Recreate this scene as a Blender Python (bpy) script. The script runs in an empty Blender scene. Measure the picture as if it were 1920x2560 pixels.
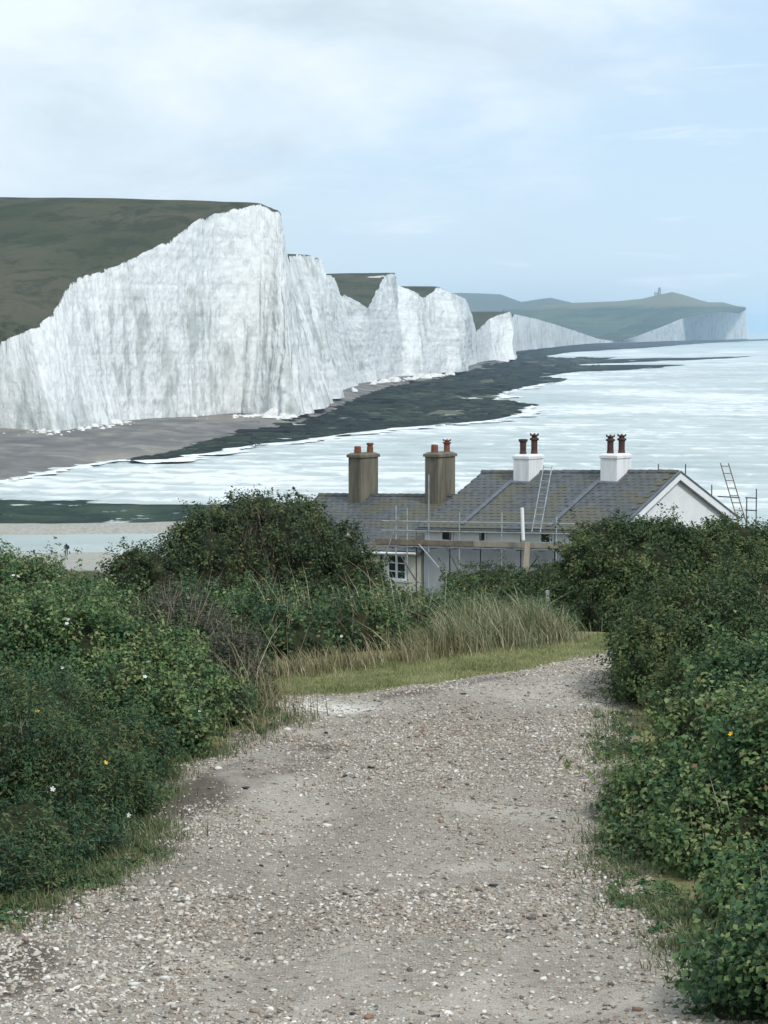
import bpy, math, random
import numpy as np
from mathutils import Vector, Matrix
from mathutils.geometry import delaunay_2d_cdt

random.seed(7)
RNG = np.random.default_rng(11)
SC = bpy.context.scene
COL = SC.collection

# ------------------------------------------------------------------ camera, sky, sun, exposure
F = 5694.0                       # focal length in photo pixels (1920 x 2560)
PITCH = math.atan(457.0 / F)
EYE = Vector((0.0, 0.0, 32.0))
cam_d = bpy.data.cameras.new('camera')
cam = bpy.data.objects.new('camera', cam_d)
COL.objects.link(cam)
cam_d.sensor_fit = 'HORIZONTAL'
cam_d.sensor_width = 36.0
cam_d.lens = F / 1920.0 * 36.0
cam_d.clip_start = 0.3
cam_d.clip_end = 120000.0
cam.location = EYE
cam.rotation_euler = (math.pi / 2 - PITCH, 0, 0)
SC.camera = cam
SC.render.resolution_x, SC.render.resolution_y = 768, 1024

SUN_EL, SUN_AZ = math.radians(46), math.radians(146)   # azimuth clockwise from +Y (towards +X)
world = bpy.data.worlds.new('World')
SC.world = world
world.use_nodes = True


def N(nt, typ, **kw):
    n = nt.nodes.new(typ)
    for k, v in kw.items():
        if k.startswith('i_'):
            key = k[2:]
            key = int(key) if key.isdigit() else key.replace('_', ' ')
            n.inputs[key].default_value = v
        else:
            setattr(n, k, v)
    return n


def L(nt, a, b):
    nt.links.new(a, b)


def ramp(nt, fac, stops, interp='LINEAR'):
    r = nt.nodes.new('ShaderNodeValToRGB')
    r.color_ramp.interpolation = interp
    els = r.color_ramp.elements
    while len(els) < len(stops):
        els.new(0.5)
    for e, (p, c) in zip(els, stops):
        e.position = p
        e.color = (*c, 1) if len(c) == 3 else c
    L(nt, fac, r.inputs['Fac'])
    return r.outputs['Color']


def mixc(nt, fac, a, b, blend='MIX'):
    m = nt.nodes.new('ShaderNodeMix')
    m.data_type = 'RGBA'
    m.blend_type = blend
    for sock, val in ((m.inputs[0], fac), (m.inputs[6], a), (m.inputs[7], b)):
        if hasattr(val, 'links'):
            L(nt, val, sock)
        elif isinstance(val, (int, float)):
            sock.default_value = val
        else:
            sock.default_value = (*val, 1)
    return m.outputs[2]


def math_n(nt, op, a, b=None, clamp=False):
    m = nt.nodes.new('ShaderNodeMath')
    m.operation = op
    m.use_clamp = clamp
    for sock, val in zip(m.inputs, (a, b)):
        if val is None:
            continue
        if hasattr(val, 'links'):
            L(nt, val, sock)
        else:
            sock.default_value = val
    return m.outputs[0]


def noise(nt, vec, scale, detail=4, rough=0.55, dist=0.0, vscale=None, off=None):
    if vscale is not None or off is not None:
        mp = nt.nodes.new('ShaderNodeMapping')
        if vscale is not None:
            mp.inputs['Scale'].default_value = vscale
        if off is not None:
            mp.inputs['Location'].default_value = off
        L(nt, vec, mp.inputs['Vector'])
        vec = mp.outputs[0]
    n = nt.nodes.new('ShaderNodeTexNoise')
    n.inputs['Scale'].default_value = scale
    n.inputs['Detail'].default_value = detail
    n.inputs['Roughness'].default_value = rough
    n.inputs['Distortion'].default_value = dist
    L(nt, vec, n.inputs['Vector'])
    return n.outputs['Fac']


def smooth(nt, v, a, b):
    m = nt.nodes.new('ShaderNodeMapRange')
    m.interpolation_type = 'SMOOTHSTEP'
    m.inputs['From Min'].default_value = a
    m.inputs['From Max'].default_value = b
    L(nt, v, m.inputs['Value'])
    return m.outputs[0]


def build_sky():
    nt = world.node_tree
    nt.nodes.clear()
    out = N(nt, 'ShaderNodeOutputWorld')
    bg = N(nt, 'ShaderNodeBackground')
    sky = N(nt, 'ShaderNodeTexSky')
    sky.sky_type = 'NISHITA'
    sky.sun_disc = False
    sky.sun_elevation = SUN_EL
    sky.sun_rotation = SUN_AZ
    sky.altitude = 30
    sky.air_density = 1.0
    sky.dust_density = 0.3
    sky.ozone_density = 2.0
    tc = N(nt, 'ShaderNodeTexCoord')
    vec = tc.outputs['Generated']
    blue = mixc(nt, 1.0, sky.outputs[0], (0.085, 0.085, 0.085), 'MULTIPLY')
    # thin high veil over the blue
    veil = mixc(nt, 0.72, blue, (0.545, 0.705, 0.880))
    # banks of cloud
    big = noise(nt, vec, 5.0, 3, 0.5, 0.2, (1, 1, 2.6), (0.28, 0.0, 0.35))
    fine = noise(nt, vec, 16.0, 7, 0.62, 0.4, (1, 1, 2.8), (1.3, 0.2, 0.4))
    sep = N(nt, 'ShaderNodeSeparateXYZ')
    L(nt, vec, sep.inputs[0])
    # the cloud bank stands over the land, to the left, and overhead
    lean = math_n(nt, 'MULTIPLY', sep.outputs[0], -1.25)
    up = math_n(nt, 'MULTIPLY', sep.outputs[2], 2.7)
    d = math_n(nt, 'ADD', lean, up)
    d = math_n(nt, 'MINIMUM', math_n(nt, 'MAXIMUM', d, -0.1), 0.42)
    cov = math_n(nt, 'ADD', math_n(nt, 'MULTIPLY', big, 0.55), math_n(nt, 'MULTIPLY', fine, 0.42))
    cov = math_n(nt, 'ADD', cov, d)
    mask = math_n(nt, 'MULTIPLY', smooth(nt, cov, 0.52, 0.86), 0.92)
    shade = noise(nt, vec, 9.0, 5, 0.55, 0.3, (1, 1, 2.2), (3.4, 1.2, 0.9))
    cloud = ramp(nt, shade, [(0.34, (0.54, 0.63, 0.70)), (0.5, (0.66, 0.755, 0.83)), (0.66, (0.78, 0.85, 0.91))])
    wisp = noise(nt, vec, 14.0, 6, 0.6, 0.5, (1, 1, 9), (0.9, 0.0, 2.05))
    wm = math_n(nt, 'MULTIPLY', smooth(nt, wisp, 0.56, 0.75), 0.45)
    c = mixc(nt, wm, veil, (0.80, 0.87, 0.93))
    c = mixc(nt, mask, c, cloud)
    L(nt, c, bg.inputs['Color'])
    bg.inputs['Strength'].default_value = 1.0
    L(nt, bg.outputs[0], out.inputs['Surface'])


build_sky()
sun_d = bpy.data.lights.new('sun', 'SUN')
sun_d.energy = 2.1
sun_d.angle = math.radians(9)
sun_d.color = (1.0, 0.965, 0.91)
sun = bpy.data.objects.new('sun', sun_d)
COL.objects.link(sun)
sdir = Vector((math.sin(SUN_AZ) * math.cos(SUN_EL), math.cos(SUN_AZ) * math.cos(SUN_EL), math.sin(SUN_EL)))
sun.rotation_euler = sdir.to_track_quat('Z', 'Y').to_euler()
sun.location = (0, 0, 120)

vs = SC.view_settings
vs.view_transform = 'Standard'
vs.look = 'None'
vs.gamma = 1.0
vs.use_curve_mapping = False
vs.exposure = 0.3
SC.cycles.use_denoising = True
SC.cycles.max_bounces = 6
SC.cycles.diffuse_bounces = 3
SC.cycles.glossy_bounces = 2
SC.cycles.transmission_bounces = 3
SC.cycles.volume_bounces = 1
SC.cycles.transparent_max_bounces = 4

# ------------------------------------------------------------------ helpers
cp, sp = math.cos(PITCH), math.sin(PITCH)


def ray(px, py):
    """direction of the sight line through a photo pixel, scaled to Y = 1"""
    xc, yc = (px - 960.0) / F, (1280.0 - py) / F
    y = cp + yc * sp
    z = -sp + yc * cp
    return xc / y, z / y


def at(px, py, d):
    rx, rz = ray(px, py)
    return Vector((rx * d, d, EYE.z + rz * d))


def on_level(px, py, z):
    rx, rz = ray(px, py)
    d = (z - EYE.z) / rz
    return Vector((rx * d, d, z))


def hash3(ix, iy, iz, seed):
    h = (ix.astype(np.int64) * 374761393 + iy.astype(np.int64) * 668265263 + iz.astype(np.int64) * 2147483647 + seed * 974634777) & 0xFFFFFFFF
    h = ((h ^ (h >> 13)) * 1274126177) & 0xFFFFFFFF
    h = ((h ^ (h >> 16)) * 2246822519) & 0xFFFFFFFF
    h = h ^ (h >> 15)
    return (h & 0xFFFFFF) / float(0xFFFFFF)


def vnoise(x, y, z=None, seed=0):
    x = np.asarray(x, float); y = np.asarray(y, float)
    z = np.zeros_like(x) if z is None else np.asarray(z, float)
    ix, iy, iz = np.floor(x), np.floor(y), np.floor(z)
    fx, fy, fz = x - ix, y - iy, z - iz
    fx, fy, fz = [t * t * (3 - 2 * t) for t in (fx, fy, fz)]
    r = 0
    for dx in (0, 1):
        for dy in (0, 1):
            for dz in (0, 1):
                w = (fx if dx else 1 - fx) * (fy if dy else 1 - fy) * (fz if dz else 1 - fz)
                r = r + w * hash3(ix + dx, iy + dy, iz + dz, seed)
    return r * 2 - 1


def fbm(x, y, z=None, seed=0, oct=4, gain=0.5):
    x = np.asarray(x, float); y = np.asarray(y, float)
    z = np.zeros_like(x) if z is None else np.asarray(z, float)
    a, s, t = 1.0, 0.0, 0.0
    for k in range(oct):
        s = s + a * vnoise(x, y, z, seed + k * 17)
        t += a
        x, y, z, a = x * 2.03, y * 2.03, z * 2.03, a * gain
    return s / t


def sstep(a, b, x):
    t = np.clip((np.asarray(x, float) - a) / (b - a), 0, 1)
    return t * t * (3 - 2 * t)


def mesh_np(name, verts, faces, attrs=None, uv=None, smooth_shade=False):
    """faces: (n, k) array with k = 3 or 4, or a list of such arrays"""
    me = bpy.data.meshes.new(name)
    verts = np.asarray(verts, np.float32)
    if not isinstance(faces, list):
        faces = [faces]
    faces = [np.asarray(f, np.int32) for f in faces if len(f)]
    loops = np.concatenate([f.ravel() for f in faces])
    counts = np.concatenate([np.full(len(f), f.shape[1], np.int32) for f in faces])
    starts = np.concatenate([[0], np.cumsum(counts)[:-1]]).astype(np.int32)
    me.vertices.add(len(verts))
    me.vertices.foreach_set('co', verts.ravel())
    me.loops.add(len(loops))
    me.loops.foreach_set('vertex_index', loops)
    me.polygons.add(len(counts))
    me.polygons.foreach_set('loop_start', starts)
    me.polygons.foreach_set('loop_total', counts)
    if smooth_shade:
        me.polygons.foreach_set('use_smooth', np.ones(len(counts), bool))
    for k, v in (attrs or {}).items():
        a = me.attributes.new(k, 'FLOAT', 'POINT')
        a.data.foreach_set('value', np.asarray(v, np.float32))
    if uv is not None:
        u = me.uv_layers.new(name='UVMap')
        u.data.foreach_set('uv', np.asarray(uv, np.float32)[loops].ravel())
    me.update(calc_edges=True)
    me.validate()
    return me


def obj(name, me, material=None, parent=None):
    o = bpy.data.objects.new(name, me)
    COL.objects.link(o)
    if material is not None and me is not None and not me.materials:
        me.materials.append(material)
    if parent is not None:
        o.parent = parent
    return o


def tag(o, label=None, cat=None, group=None, kind=None):
    if label: o['label'] = label
    if cat: o['category'] = cat
    if group: o['group'] = group
    if kind: o['kind'] = kind
    return o


def empty(name, loc=(0, 0, 0), rz=0.0):
    o = bpy.data.objects.new(name, None)
    COL.objects.link(o)
    o.location = loc
    o.rotation_euler = (0, 0, rz)
    o.empty_display_size = 0.2
    return o


class MB:
    """collects boxes, tubes and quads into one mesh"""
    def __init__(self):
        self.v, self.f = [], []

    def poly(self, pts):
        n = len(self.v)
        self.v += [tuple(p) for p in pts]
        self.f.append(tuple(range(n, n + len(pts))))
        return self

    def hexa(self, b, t):
        n = len(self.v)
        self.v += [tuple(p) for p in b] + [tuple(p) for p in t]
        self.f += [(n + 3, n + 2, n + 1, n), (n + 4, n + 5, n + 6, n + 7)]
        for i in range(4):
            j = (i + 1) % 4
            self.f.append((n + i, n + j, n + 4 + j, n + 4 + i))
        return self

    def box(self, x0, x1, y0, y1, z0, z1):
        return self.hexa([(x0, y0, z0), (x1, y0, z0), (x1, y1, z0), (x0, y1, z0)],
                         [(x0, y0, z1), (x1, y0, z1), (x1, y1, z1), (x0, y1, z1)])

    def tube(self, p, q, r, r2=None, n=8):
        p, q = Vector(p), Vector(q)
        r2 = r if r2 is None else r2
        a = (q - p).normalized()
        b = a.orthogonal().normalized()
        c = a.cross(b)
        k = len(self.v)
        for base, rr in ((p, r), (q, r2)):
            for i in range(n):
                t = 2 * math.pi * i / n
                self.v.append(tuple(base + b * (math.cos(t) * rr) + c * (math.sin(t) * rr)))
        for i in range(n):
            j = (i + 1) % n
            self.f.append((k + i, k + j, k + n + j, k + n + i))
        self.f.append(tuple(k + n - 1 - i for i in range(n)))
        self.f.append(tuple(k + n + i for i in range(n)))
        return self

    def lathe(self, cx, cy, prof, n=14, wob=0.0):
        k = len(self.v)
        for r, z in prof:
            for i in range(n):
                t = 2 * math.pi * i / n
                rr = r * (1 + random.uniform(-wob, wob))
                self.v.append((cx + math.cos(t) * rr, cy + math.sin(t) * rr, z))
        for m in range(len(prof) - 1):
            for i in range(n):
                j = (i + 1) % n
                self.f.append((k + m * n + i, k + m * n + j, k + (m + 1) * n + j, k + (m + 1) * n + i))
        self.f.append(tuple(k + n - 1 - i for i in range(n)))
        e = k + (len(prof) - 1) * n
        self.f.append(tuple(e + i for i in range(n)))
        return self

    def build(self, name, material, parent=None, bevel=0.0, smooth_shade=False):
        me = bpy.data.meshes.new(name)
        me.from_pydata(self.v, [], self.f)
        me.update()
        if smooth_shade:
            for p in me.polygons:
                p.use_smooth = True
        o = obj(name, me, material, parent)
        if bevel:
            b = o.modifiers.new('bevel', 'BEVEL')
            b.width = bevel
            b.segments = 2
        return o


# ------------------------------------------------------------------ materials
def base_mat(name, rough=0.8, spec=0.3):
    m = bpy.data.materials.new(name)
    m.use_nodes = True
    nt = m.node_tree
    b = nt.nodes['Principled BSDF']
    b.inputs['Roughness'].default_value = rough
    b.inputs['Specular IOR Level'].default_value = spec
    return m, nt, b


def bump(nt, b, h, strength=0.4, dist=0.05):
    n = nt.nodes.new('ShaderNodeBump')
    n.inputs['Strength'].default_value = strength
    n.inputs['Distance'].default_value = dist
    L(nt, h, n.inputs['Height'])
    L(nt, n.outputs[0], b.inputs['Normal'])


def pos(nt):
    return nt.nodes.new('ShaderNodeNewGeometry').outputs['Position']


def attr(nt, name):
    a = nt.nodes.new('ShaderNodeAttribute')
    a.attribute_name = name
    return a.outputs['Fac']


def simple_mat(name, c1, c2, scale=6.0, rough=0.8, bump_s=0.2, bump_d=0.01, spec=0.3, detail=5, metal=0.0):
    m, nt, b = base_mat(name, rough, spec)
    tc = N(nt, 'ShaderNodeTexCoord')
    n = noise(nt, tc.outputs['Object'], scale, detail, 0.6)
    L(nt, ramp(nt, n, [(0.3, c1), (0.7, c2)]), b.inputs['Base Color'])
    b.inputs['Metallic'].default_value = metal
    if bump_s:
        bump(nt, b, n, bump_s, bump_d)
    return m


M = {}


def make_materials():
    # chalk
    m, nt, b = base_mat('chalk', 0.9, 0.15)
    uv = N(nt, 'ShaderNodeUVMap').outputs[0]
    streak = noise(nt, uv, 1.0, 6, 0.66, 0.6, (0.13, 0.034, 1))
    blotch = noise(nt, uv, 1.0, 5, 0.6, 0.4, (0.032, 0.030, 1), (3.1, 0.7, 0))
    fine = noise(nt, uv, 1.0, 7, 0.80, 0.5, (0.30, 0.24, 1))
    crisp = noise(nt, uv, 1.0, 5, 0.75, 0.8, (0.34, 0.15, 1), (2, 9, 0))
    strata = noise(nt, uv, 1.0, 4, 0.6, 0.15, (0.010, 0.42, 1), (5, 1, 0))
    stain = math_n(nt, 'MULTIPLY', smooth(nt, streak, 0.46, 0.60), smooth(nt, blotch, 0.45, 0.57))
    c = ramp(nt, fine, [(0.33, (0.47, 0.495, 0.49)), (0.46, (0.65, 0.67, 0.665)), (0.64, (0.76, 0.775, 0.765))])
    c = mixc(nt, math_n(nt, 'MULTIPLY', stain, 0.82), c, (0.34, 0.37, 0.35))
    c = mixc(nt, math_n(nt, 'MULTIPLY', smooth(nt, streak, 0.60, 0.70), 0.30), c, (0.44, 0.46, 0.44))
    c = mixc(nt, math_n(nt, 'MULTIPLY', smooth(nt, crisp, 0.54, 0.61), 0.50), c, (0.45, 0.475, 0.465))
    c = mixc(nt, math_n(nt, 'MULTIPLY', smooth(nt, strata, 0.62, 0.67), 0.26), c, (0.42, 0.44, 0.43))
    tnoise = noise(nt, uv, 1.0, 5, 0.7, 0.5, (0.16, 0.10, 1), (1, 4, 0))
    top = attr(nt, 'below_brow')
    tm = smooth(nt, math_n(nt, 'SUBTRACT', math_n(nt, 'MULTIPLY', tnoise, 9.0), math_n(nt, 'ADD', top, 4.2)), 0.0, 0.5)
    c = mixc(nt, tm, c, (0.075, 0.080, 0.050))
    L(nt, c, b.inputs['Base Color'])
    h = math_n(nt, 'ADD', math_n(nt, 'MULTIPLY', fine, 1.0), math_n(nt, 'MULTIPLY', crisp, 0.5))
    bump(nt, b, h, 0.7, 0.9)
    M['chalk'] = m
    # downland turf seen from afar
    m, nt, b = base_mat('down_turf', 1.0, 0.05)
    p = pos(nt)
    n1 = noise(nt, p, 0.02, 6, 0.6, 0.4)
    n2 = noise(nt, p, 0.25, 5, 0.7)
    n3 = noise(nt, p, 0.008, 4, 0.5, 0.3, None, (40, 3, 9))
    c = ramp(nt, n1, [(0.36, (0.055, 0.068, 0.044)), (0.5, (0.082, 0.089, 0.060)), (0.64, (0.112, 0.102, 0.074))])
    c = mixc(nt, math_n(nt, 'MULTIPLY', smooth(nt, n3, 0.55, 0.66), 0.55), c, (0.035, 0.055, 0.034))
    c = mixc(nt, math_n(nt, 'MULTIPLY', n2, 0.5), c, (0.07, 0.075, 0.04))
    n5 = noise(nt, p, 0.06, 6, 0.75, 0.5, None, (11, 2, 7))
    c = mixc(nt, math_n(nt, 'MULTIPLY', smooth(nt, n5, 0.48, 0.60), 0.75), c, (0.040, 0.050, 0.034))
    c = mixc(nt, math_n(nt, 'MULTIPLY', smooth(nt, n5, 0.44, 0.36), 0.0), c, (0.13, 0.125, 0.09))
    scar = noise(nt, p, 0.045, 3, 0.5, 0.8, None, (8, 1, 5))
    c = mixc(nt, smooth(nt, scar, 0.735, 0.75), c, (0.62, 0.61, 0.56))
    L(nt, c, b.inputs['Base Color'])
    bump(nt, b, math_n(nt, 'ADD', n2, n5), 0.9, 2.0)
    M['turf'] = m
    # far wooded / gorse hill
    m, nt, b = base_mat('hill_scrub', 1.0, 0.05)
    p = pos(nt)
    n1 = noise(nt, p, 0.006, 6, 0.65, 0.5)
    n2 = noise(nt, p, 0.03, 5, 0.7)
    hz = N(nt, 'ShaderNodeSeparateXYZ')
    L(nt, p, hz.inputs[0])
    c = ramp(nt, n1, [(0.40, (0.012, 0.032, 0.016)), (0.5, (0.026, 0.052, 0.024)), (0.62, (0.085, 0.105, 0.045))])
    c = mixc(nt, math_n(nt, 'MULTIPLY', n2, 0.5), c, (0.03, 0.05, 0.026))
    up = smooth(nt, math_n(nt, 'ADD', hz.outputs[2], math_n(nt, 'MULTIPLY', n1, 30.0)), 100.0, 116.0)
    c = mixc(nt, up, c, (0.14, 0.135, 0.075))
    L(nt, c, b.inputs['Base Color'])
    bump(nt, b, n2, 0.7, 8.0)
    M['scrub'] = m
    # sea: milky chalk water with foam
    m, nt, b = base_mat('sea_water', 0.28, 0.5)
    p = pos(nt)
    n1 = noise(nt, p, 1.0, 6, 0.62, 0.6, (0.020, 0.020, 0.0))
    n2 = noise(nt, p, 1.0, 6, 0.70, 1.2, (0.085, 0.065, 0.0), (7, 3, 0))
    n3 = noise(nt, p, 1.0, 3, 0.55, 0.3, (0.0040, 0.0035, 0.0), (1.7, 4.1, 0))
    w = attr(nt, 'wave')
    c = ramp(nt, n1, [(0.3, (0.24, 0.315, 0.305)), (0.55, (0.34, 0.41, 0.395)), (0.75, (0.43, 0.49, 0.47))])
    sand = smooth(nt, n3, 0.40, 0.64)
    c = mixc(nt, math_n(nt, 'MULTIPLY', sand, 0.55), c, (0.56, 0.60, 0.575))
    n6 = noise(nt, p, 1.0, 5, 0.65, 1.0, (0.0055, 0.0045, 0.0), (2, 8, 0))
    f = math_n(nt, 'ADD', math_n(nt, 'MULTIPLY', n2, 0.50), math_n(nt, 'MULTIPLY', n6, 0.62))
    f = math_n(nt, 'ADD', f, math_n(nt, 'MULTIPLY', w, 0.30))
    foam = math_n(nt, 'MULTIPLY', smooth(nt, f, 0.70, 0.81), 0.75)
    veil = math_n(nt, 'MULTIPLY', smooth(nt, f, 0.58, 0.74), 0.45)
    c = mixc(nt, veil, c, (0.60, 0.66, 0.66))
    c = mixc(nt, foam, c, (0.82, 0.85, 0.86))
    L(nt, c, b.inputs['Base Color'])
    rr = N(nt, 'ShaderNodeMapRange', i_3=0.30, i_4=0.8)
    L(nt, foam, rr.inputs[0])
    L(nt, rr.outputs[0], b.inputs['Roughness'])
    rip = noise(nt, p, 1.0, 4, 0.7, 0.3, (0.5, 1.1, 0.0))
    bump(nt, b, rip, 0.5, 0.35)
    b.inputs['IOR'].default_value = 1.33
    M['sea'] = m
    # still tidal water
    m, nt, b = base_mat('tidal_water', 0.12, 0.5)
    p = pos(nt)
    n1 = noise(nt, p, 1.0, 4, 0.6, 0.4, (0.05, 0.3, 0))
    L(nt, ramp(nt, n1, [(0.3, (0.36, 0.43, 0.46)), (0.7, (0.50, 0.56, 0.58))]), b.inputs['Base Color'])
    bump(nt, b, n1, 0.2, 0.1)
    M['tidal'] = m
    # beach shingle
    m, nt, b = base_mat('beach_shingle', 0.9, 0.2)
    p = pos(nt)
    n1 = noise(nt, p, 1.0, 6, 0.7, 0.5, (0.075, 0.040, 0.0))
    n2 = noise(nt, p, 0.5, 6, 0.8)
    n3 = noise(nt, p, 0.012, 3, 0.5)
    c = ramp(nt, n1, [(0.36, (0.10, 0.10, 0.10)), (0.5, (0.16, 0.155, 0.148)), (0.62, (0.29, 0.27, 0.235))])
    c = mixc(nt, math_n(nt, 'MULTIPLY', n2, 0.5), c, (0.14, 0.14, 0.14))
    c = mixc(nt, math_n(nt, 'MULTIPLY', smooth(nt, n3, 0.5, 0.62), 0.4), c, (0.30, 0.27, 0.22))
    L(nt, c, b.inputs['Base Color'])
    bump(nt, b, n2, 0.6, 0.3)
    M['shingle'] = m
    m, nt, b = base_mat('pale_shingle', 0.9, 0.2)
    p = pos(nt)
    n2 = noise(nt, p, 1.5, 6, 0.8)
    c = ramp(nt, n2, [(0.35, (0.24, 0.235, 0.205)), (0.5, (0.34, 0.33, 0.29)), (0.65, (0.45, 0.44, 0.395))])
    L(nt, c, b.inputs['Base Color'])
    bump(nt, b, n2, 0.6, 0.2)
    M['pale_shingle'] = m
    # weed-covered reef
    m, nt, b = base_mat('reef_rock', 1.0, 0.08)
    p = pos(nt)
    n1 = noise(nt, p, 1.0, 6, 0.7, 0.6, (0.022, 0.010, 0.0))
    n2 = noise(nt, p, 0.12, 6, 0.75, 0.6)
    n4 = noise(nt, p, 1.0, 6, 0.7, 0.9, (0.03, 0.014, 0.0), (9, 2, 0))
    c = ramp(nt, n1, [(0.36, (0.006, 0.009, 0.012)), (0.50, (0.011, 0.016, 0.018)), (0.60, (0.020, 0.034, 0.024)), (0.70, (0.055, 0.068, 0.045))])
    c = mixc(nt, math_n(nt, 'MULTIPLY', smooth(nt, n2, 0.56, 0.66), 0.6), c, (0.075, 0.085, 0.065))
    c = mixc(nt, math_n(nt, 'MULTIPLY', smooth(nt, n4, 0.60, 0.68), 0.7), c, (0.34, 0.38, 0.34))
    L(nt, c, b.inputs['Base Color'])
    bump(nt, b, n2, 0.9, 0.5)
    M['reef'] = m
    m, nt, b = base_mat('green_reef', 1.0, 0.08)
    p = pos(nt)
    n1 = noise(nt, p, 1.0, 6, 0.7, 0.6, (0.08, 0.05, 0.0))
    n4 = noise(nt, p, 1.0, 5, 0.65, 0.6, (0.10, 0.07, 0.0), (9, 2, 0))
    c = ramp(nt, n1, [(0.36, (0.014, 0.026, 0.024)), (0.5, (0.026, 0.048, 0.036)), (0.64, (0.055, 0.078, 0.055))])
    c = mixc(nt, smooth(nt, n4, 0.60, 0.65), c, (0.50, 0.56, 0.57))
    L(nt, c, b.inputs['Base Color'])
    bump(nt, b, n1, 0.8, 0.5)
    M['green_reef'] = m
    # near earth under the scrub, grass and track
    m, nt, b = base_mat('hill_ground', 0.95, 0.1)
    p = pos(nt)
    n1 = noise(nt, p, 0.6, 6, 0.65)
    n2 = noise(nt, p, 6.0, 5, 0.7)
    c = ramp(nt, n1, [(0.3, (0.045, 0.055, 0.024)), (0.55, (0.075, 0.078, 0.036)), (0.75, (0.115, 0.10, 0.058))])
    c = mixc(nt, math_n(nt, 'MULTIPLY', n2, 0.5), c, (0.06, 0.058, 0.032))
    sep = N(nt, 'ShaderNodeSeparateXYZ')
    L(nt, p, sep.inputs[0])
    sh = noise(nt, p, 1.5, 6, 0.8)
    shc = ramp(nt, sh, [(0.35, (0.24, 0.235, 0.205)), (0.5, (0.34, 0.33, 0.29)), (0.65, (0.45, 0.44, 0.395))])
    low = smooth(nt, math_n(nt, 'SUBTRACT', sep.outputs[2], math_n(nt, 'MULTIPLY', n1, 2.0)), 4.5, 2.5)
    low = math_n(nt, 'SUBTRACT', 1.0, smooth(nt, math_n(nt, 'SUBTRACT', sep.outputs[2], math_n(nt, 'MULTIPLY', n1, 2.0)), 3.0, 5.0))
    c = mixc(nt, low, c, shc)
    L(nt, c, b.inputs['Base Color'])
    bump(nt, b, n2, 0.6, 0.04)
    M['ground'] = m
    m, nt, b = base_mat('track_earth', 0.92, 0.15)
    p = pos(nt)
    n0 = noise(nt, p, 0.55, 4, 0.55, 0.3)
    n1 = noise(nt, p, 14.0, 6, 0.7)
    n2 = noise(nt, p, 70.0, 4, 0.75)
    vor = N(nt, 'ShaderNodeTexVoronoi', i_Scale=62.0)
    L(nt, p, vor.inputs['Vector'])
    peb = N(nt, 'ShaderNodeSeparateColor')
    L(nt, vor.outputs['Color'], peb.inputs[0])
    c = ramp(nt, n1, [(0.3, (0.215, 0.19, 0.158)), (0.55, (0.325, 0.29, 0.245)), (0.75, (0.41, 0.375, 0.325))])
    pc = ramp(nt, peb.outputs[0], [(0.0, (0.09, 0.078, 0.068)), (0.3, (0.25, 0.215, 0.175)), (0.7, (0.42, 0.38, 0.32)), (1.0, (0.64, 0.60, 0.54))])
    inside = smooth(nt, vor.outputs['Distance'], 0.55, 0.40)
    inside = math_n(nt, 'SUBTRACT', 1.0, smooth(nt, vor.outputs['Distance'], 0.32, 0.52))
    c = mixc(nt, math_n(nt, 'MULTIPLY', inside, math_n(nt, 'ADD', math_n(nt, 'MULTIPLY', smooth(nt, n0, 0.36, 0.56), 0.4), 0.42)), c, pc)
    c = mixc(nt, math_n(nt, 'MULTIPLY', n2, 0.30), c, (0.20, 0.18, 0.155))
    dirt = attr(nt, 'soil')
    c = mixc(nt, math_n(nt, 'MULTIPLY', dirt, 0.9), c, mixc(nt, 1.0, c, (0.30, 0.28, 0.27), 'MULTIPLY'))
    damp = noise(nt, p, 1.0, 5, 0.6, 0.5, (0.8, 0.45, 0.0), (4, 7, 0))
    c = mixc(nt, math_n(nt, 'MULTIPLY', smooth(nt, damp, 0.50, 0.66), 0.45), c, mixc(nt, 1.0, c, (0.66, 0.64, 0.62), 'MULTIPLY'))
    c = mixc(nt, math_n(nt, 'MULTIPLY', smooth(nt, math_n(nt, 'SUBTRACT', 1.0, damp), 0.52, 0.66), 0.5), c, (0.50, 0.465, 0.41))
    chalkm = attr(nt, 'chalky')
    c = mixc(nt, chalkm, c, mixc(nt, n1, (0.52, 0.50, 0.45), (0.72, 0.70, 0.65)))
    gr = attr(nt, 'turf')
    c = mixc(nt, gr, c, mixc(nt, n1, (0.13, 0.13, 0.055), (0.28, 0.255, 0.125)))
    L(nt, c, b.inputs['Base Color'])
    hh = math_n(nt, 'ADD', n1, math_n(nt, 'MULTIPLY', inside, 0.5))
    bump(nt, b, hh, 0.7, 0.012)
    M['track'] = m
    # stones
    m, nt, b = base_mat('flint', 0.62, 0.35)
    t = attr(nt, 'tint')
    tc = N(nt, 'ShaderNodeTexCoord')
    n1 = noise(nt, tc.outputs['Object'], 60.0, 4, 0.7)
    c = ramp(nt, t, [(0.0, (0.035, 0.033, 0.034)), (0.10, (0.10, 0.09, 0.082)), (0.22, (0.26, 0.185, 0.135)), (0.40, (0.35, 0.295, 0.235)),
                     (0.62, (0.47, 0.42, 0.35)), (0.80, (0.58, 0.55, 0.49)), (0.93, (0.75, 0.72, 0.66)), (1.0, (0.82, 0.80, 0.76))])
    c = mixc(nt, math_n(nt, 'MULTIPLY', n1, 0.35), c, (0.20, 0.18, 0.155))
    L(nt, c, b.inputs['Base Color'])
    M['flint'] = m
    for nm, col in (('flint_white', (0.70, 0.68, 0.63)), ('flint_dark', (0.045, 0.043, 0.045)), ('flint_brown', (0.28, 0.16, 0.11))):
        M[nm] = simple_mat(nm, tuple(v * 0.7 for v in col), tuple(min(1, v * 1.12) for v in col), 40, 0.6, 0.3, 0.004, 0.35)

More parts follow.
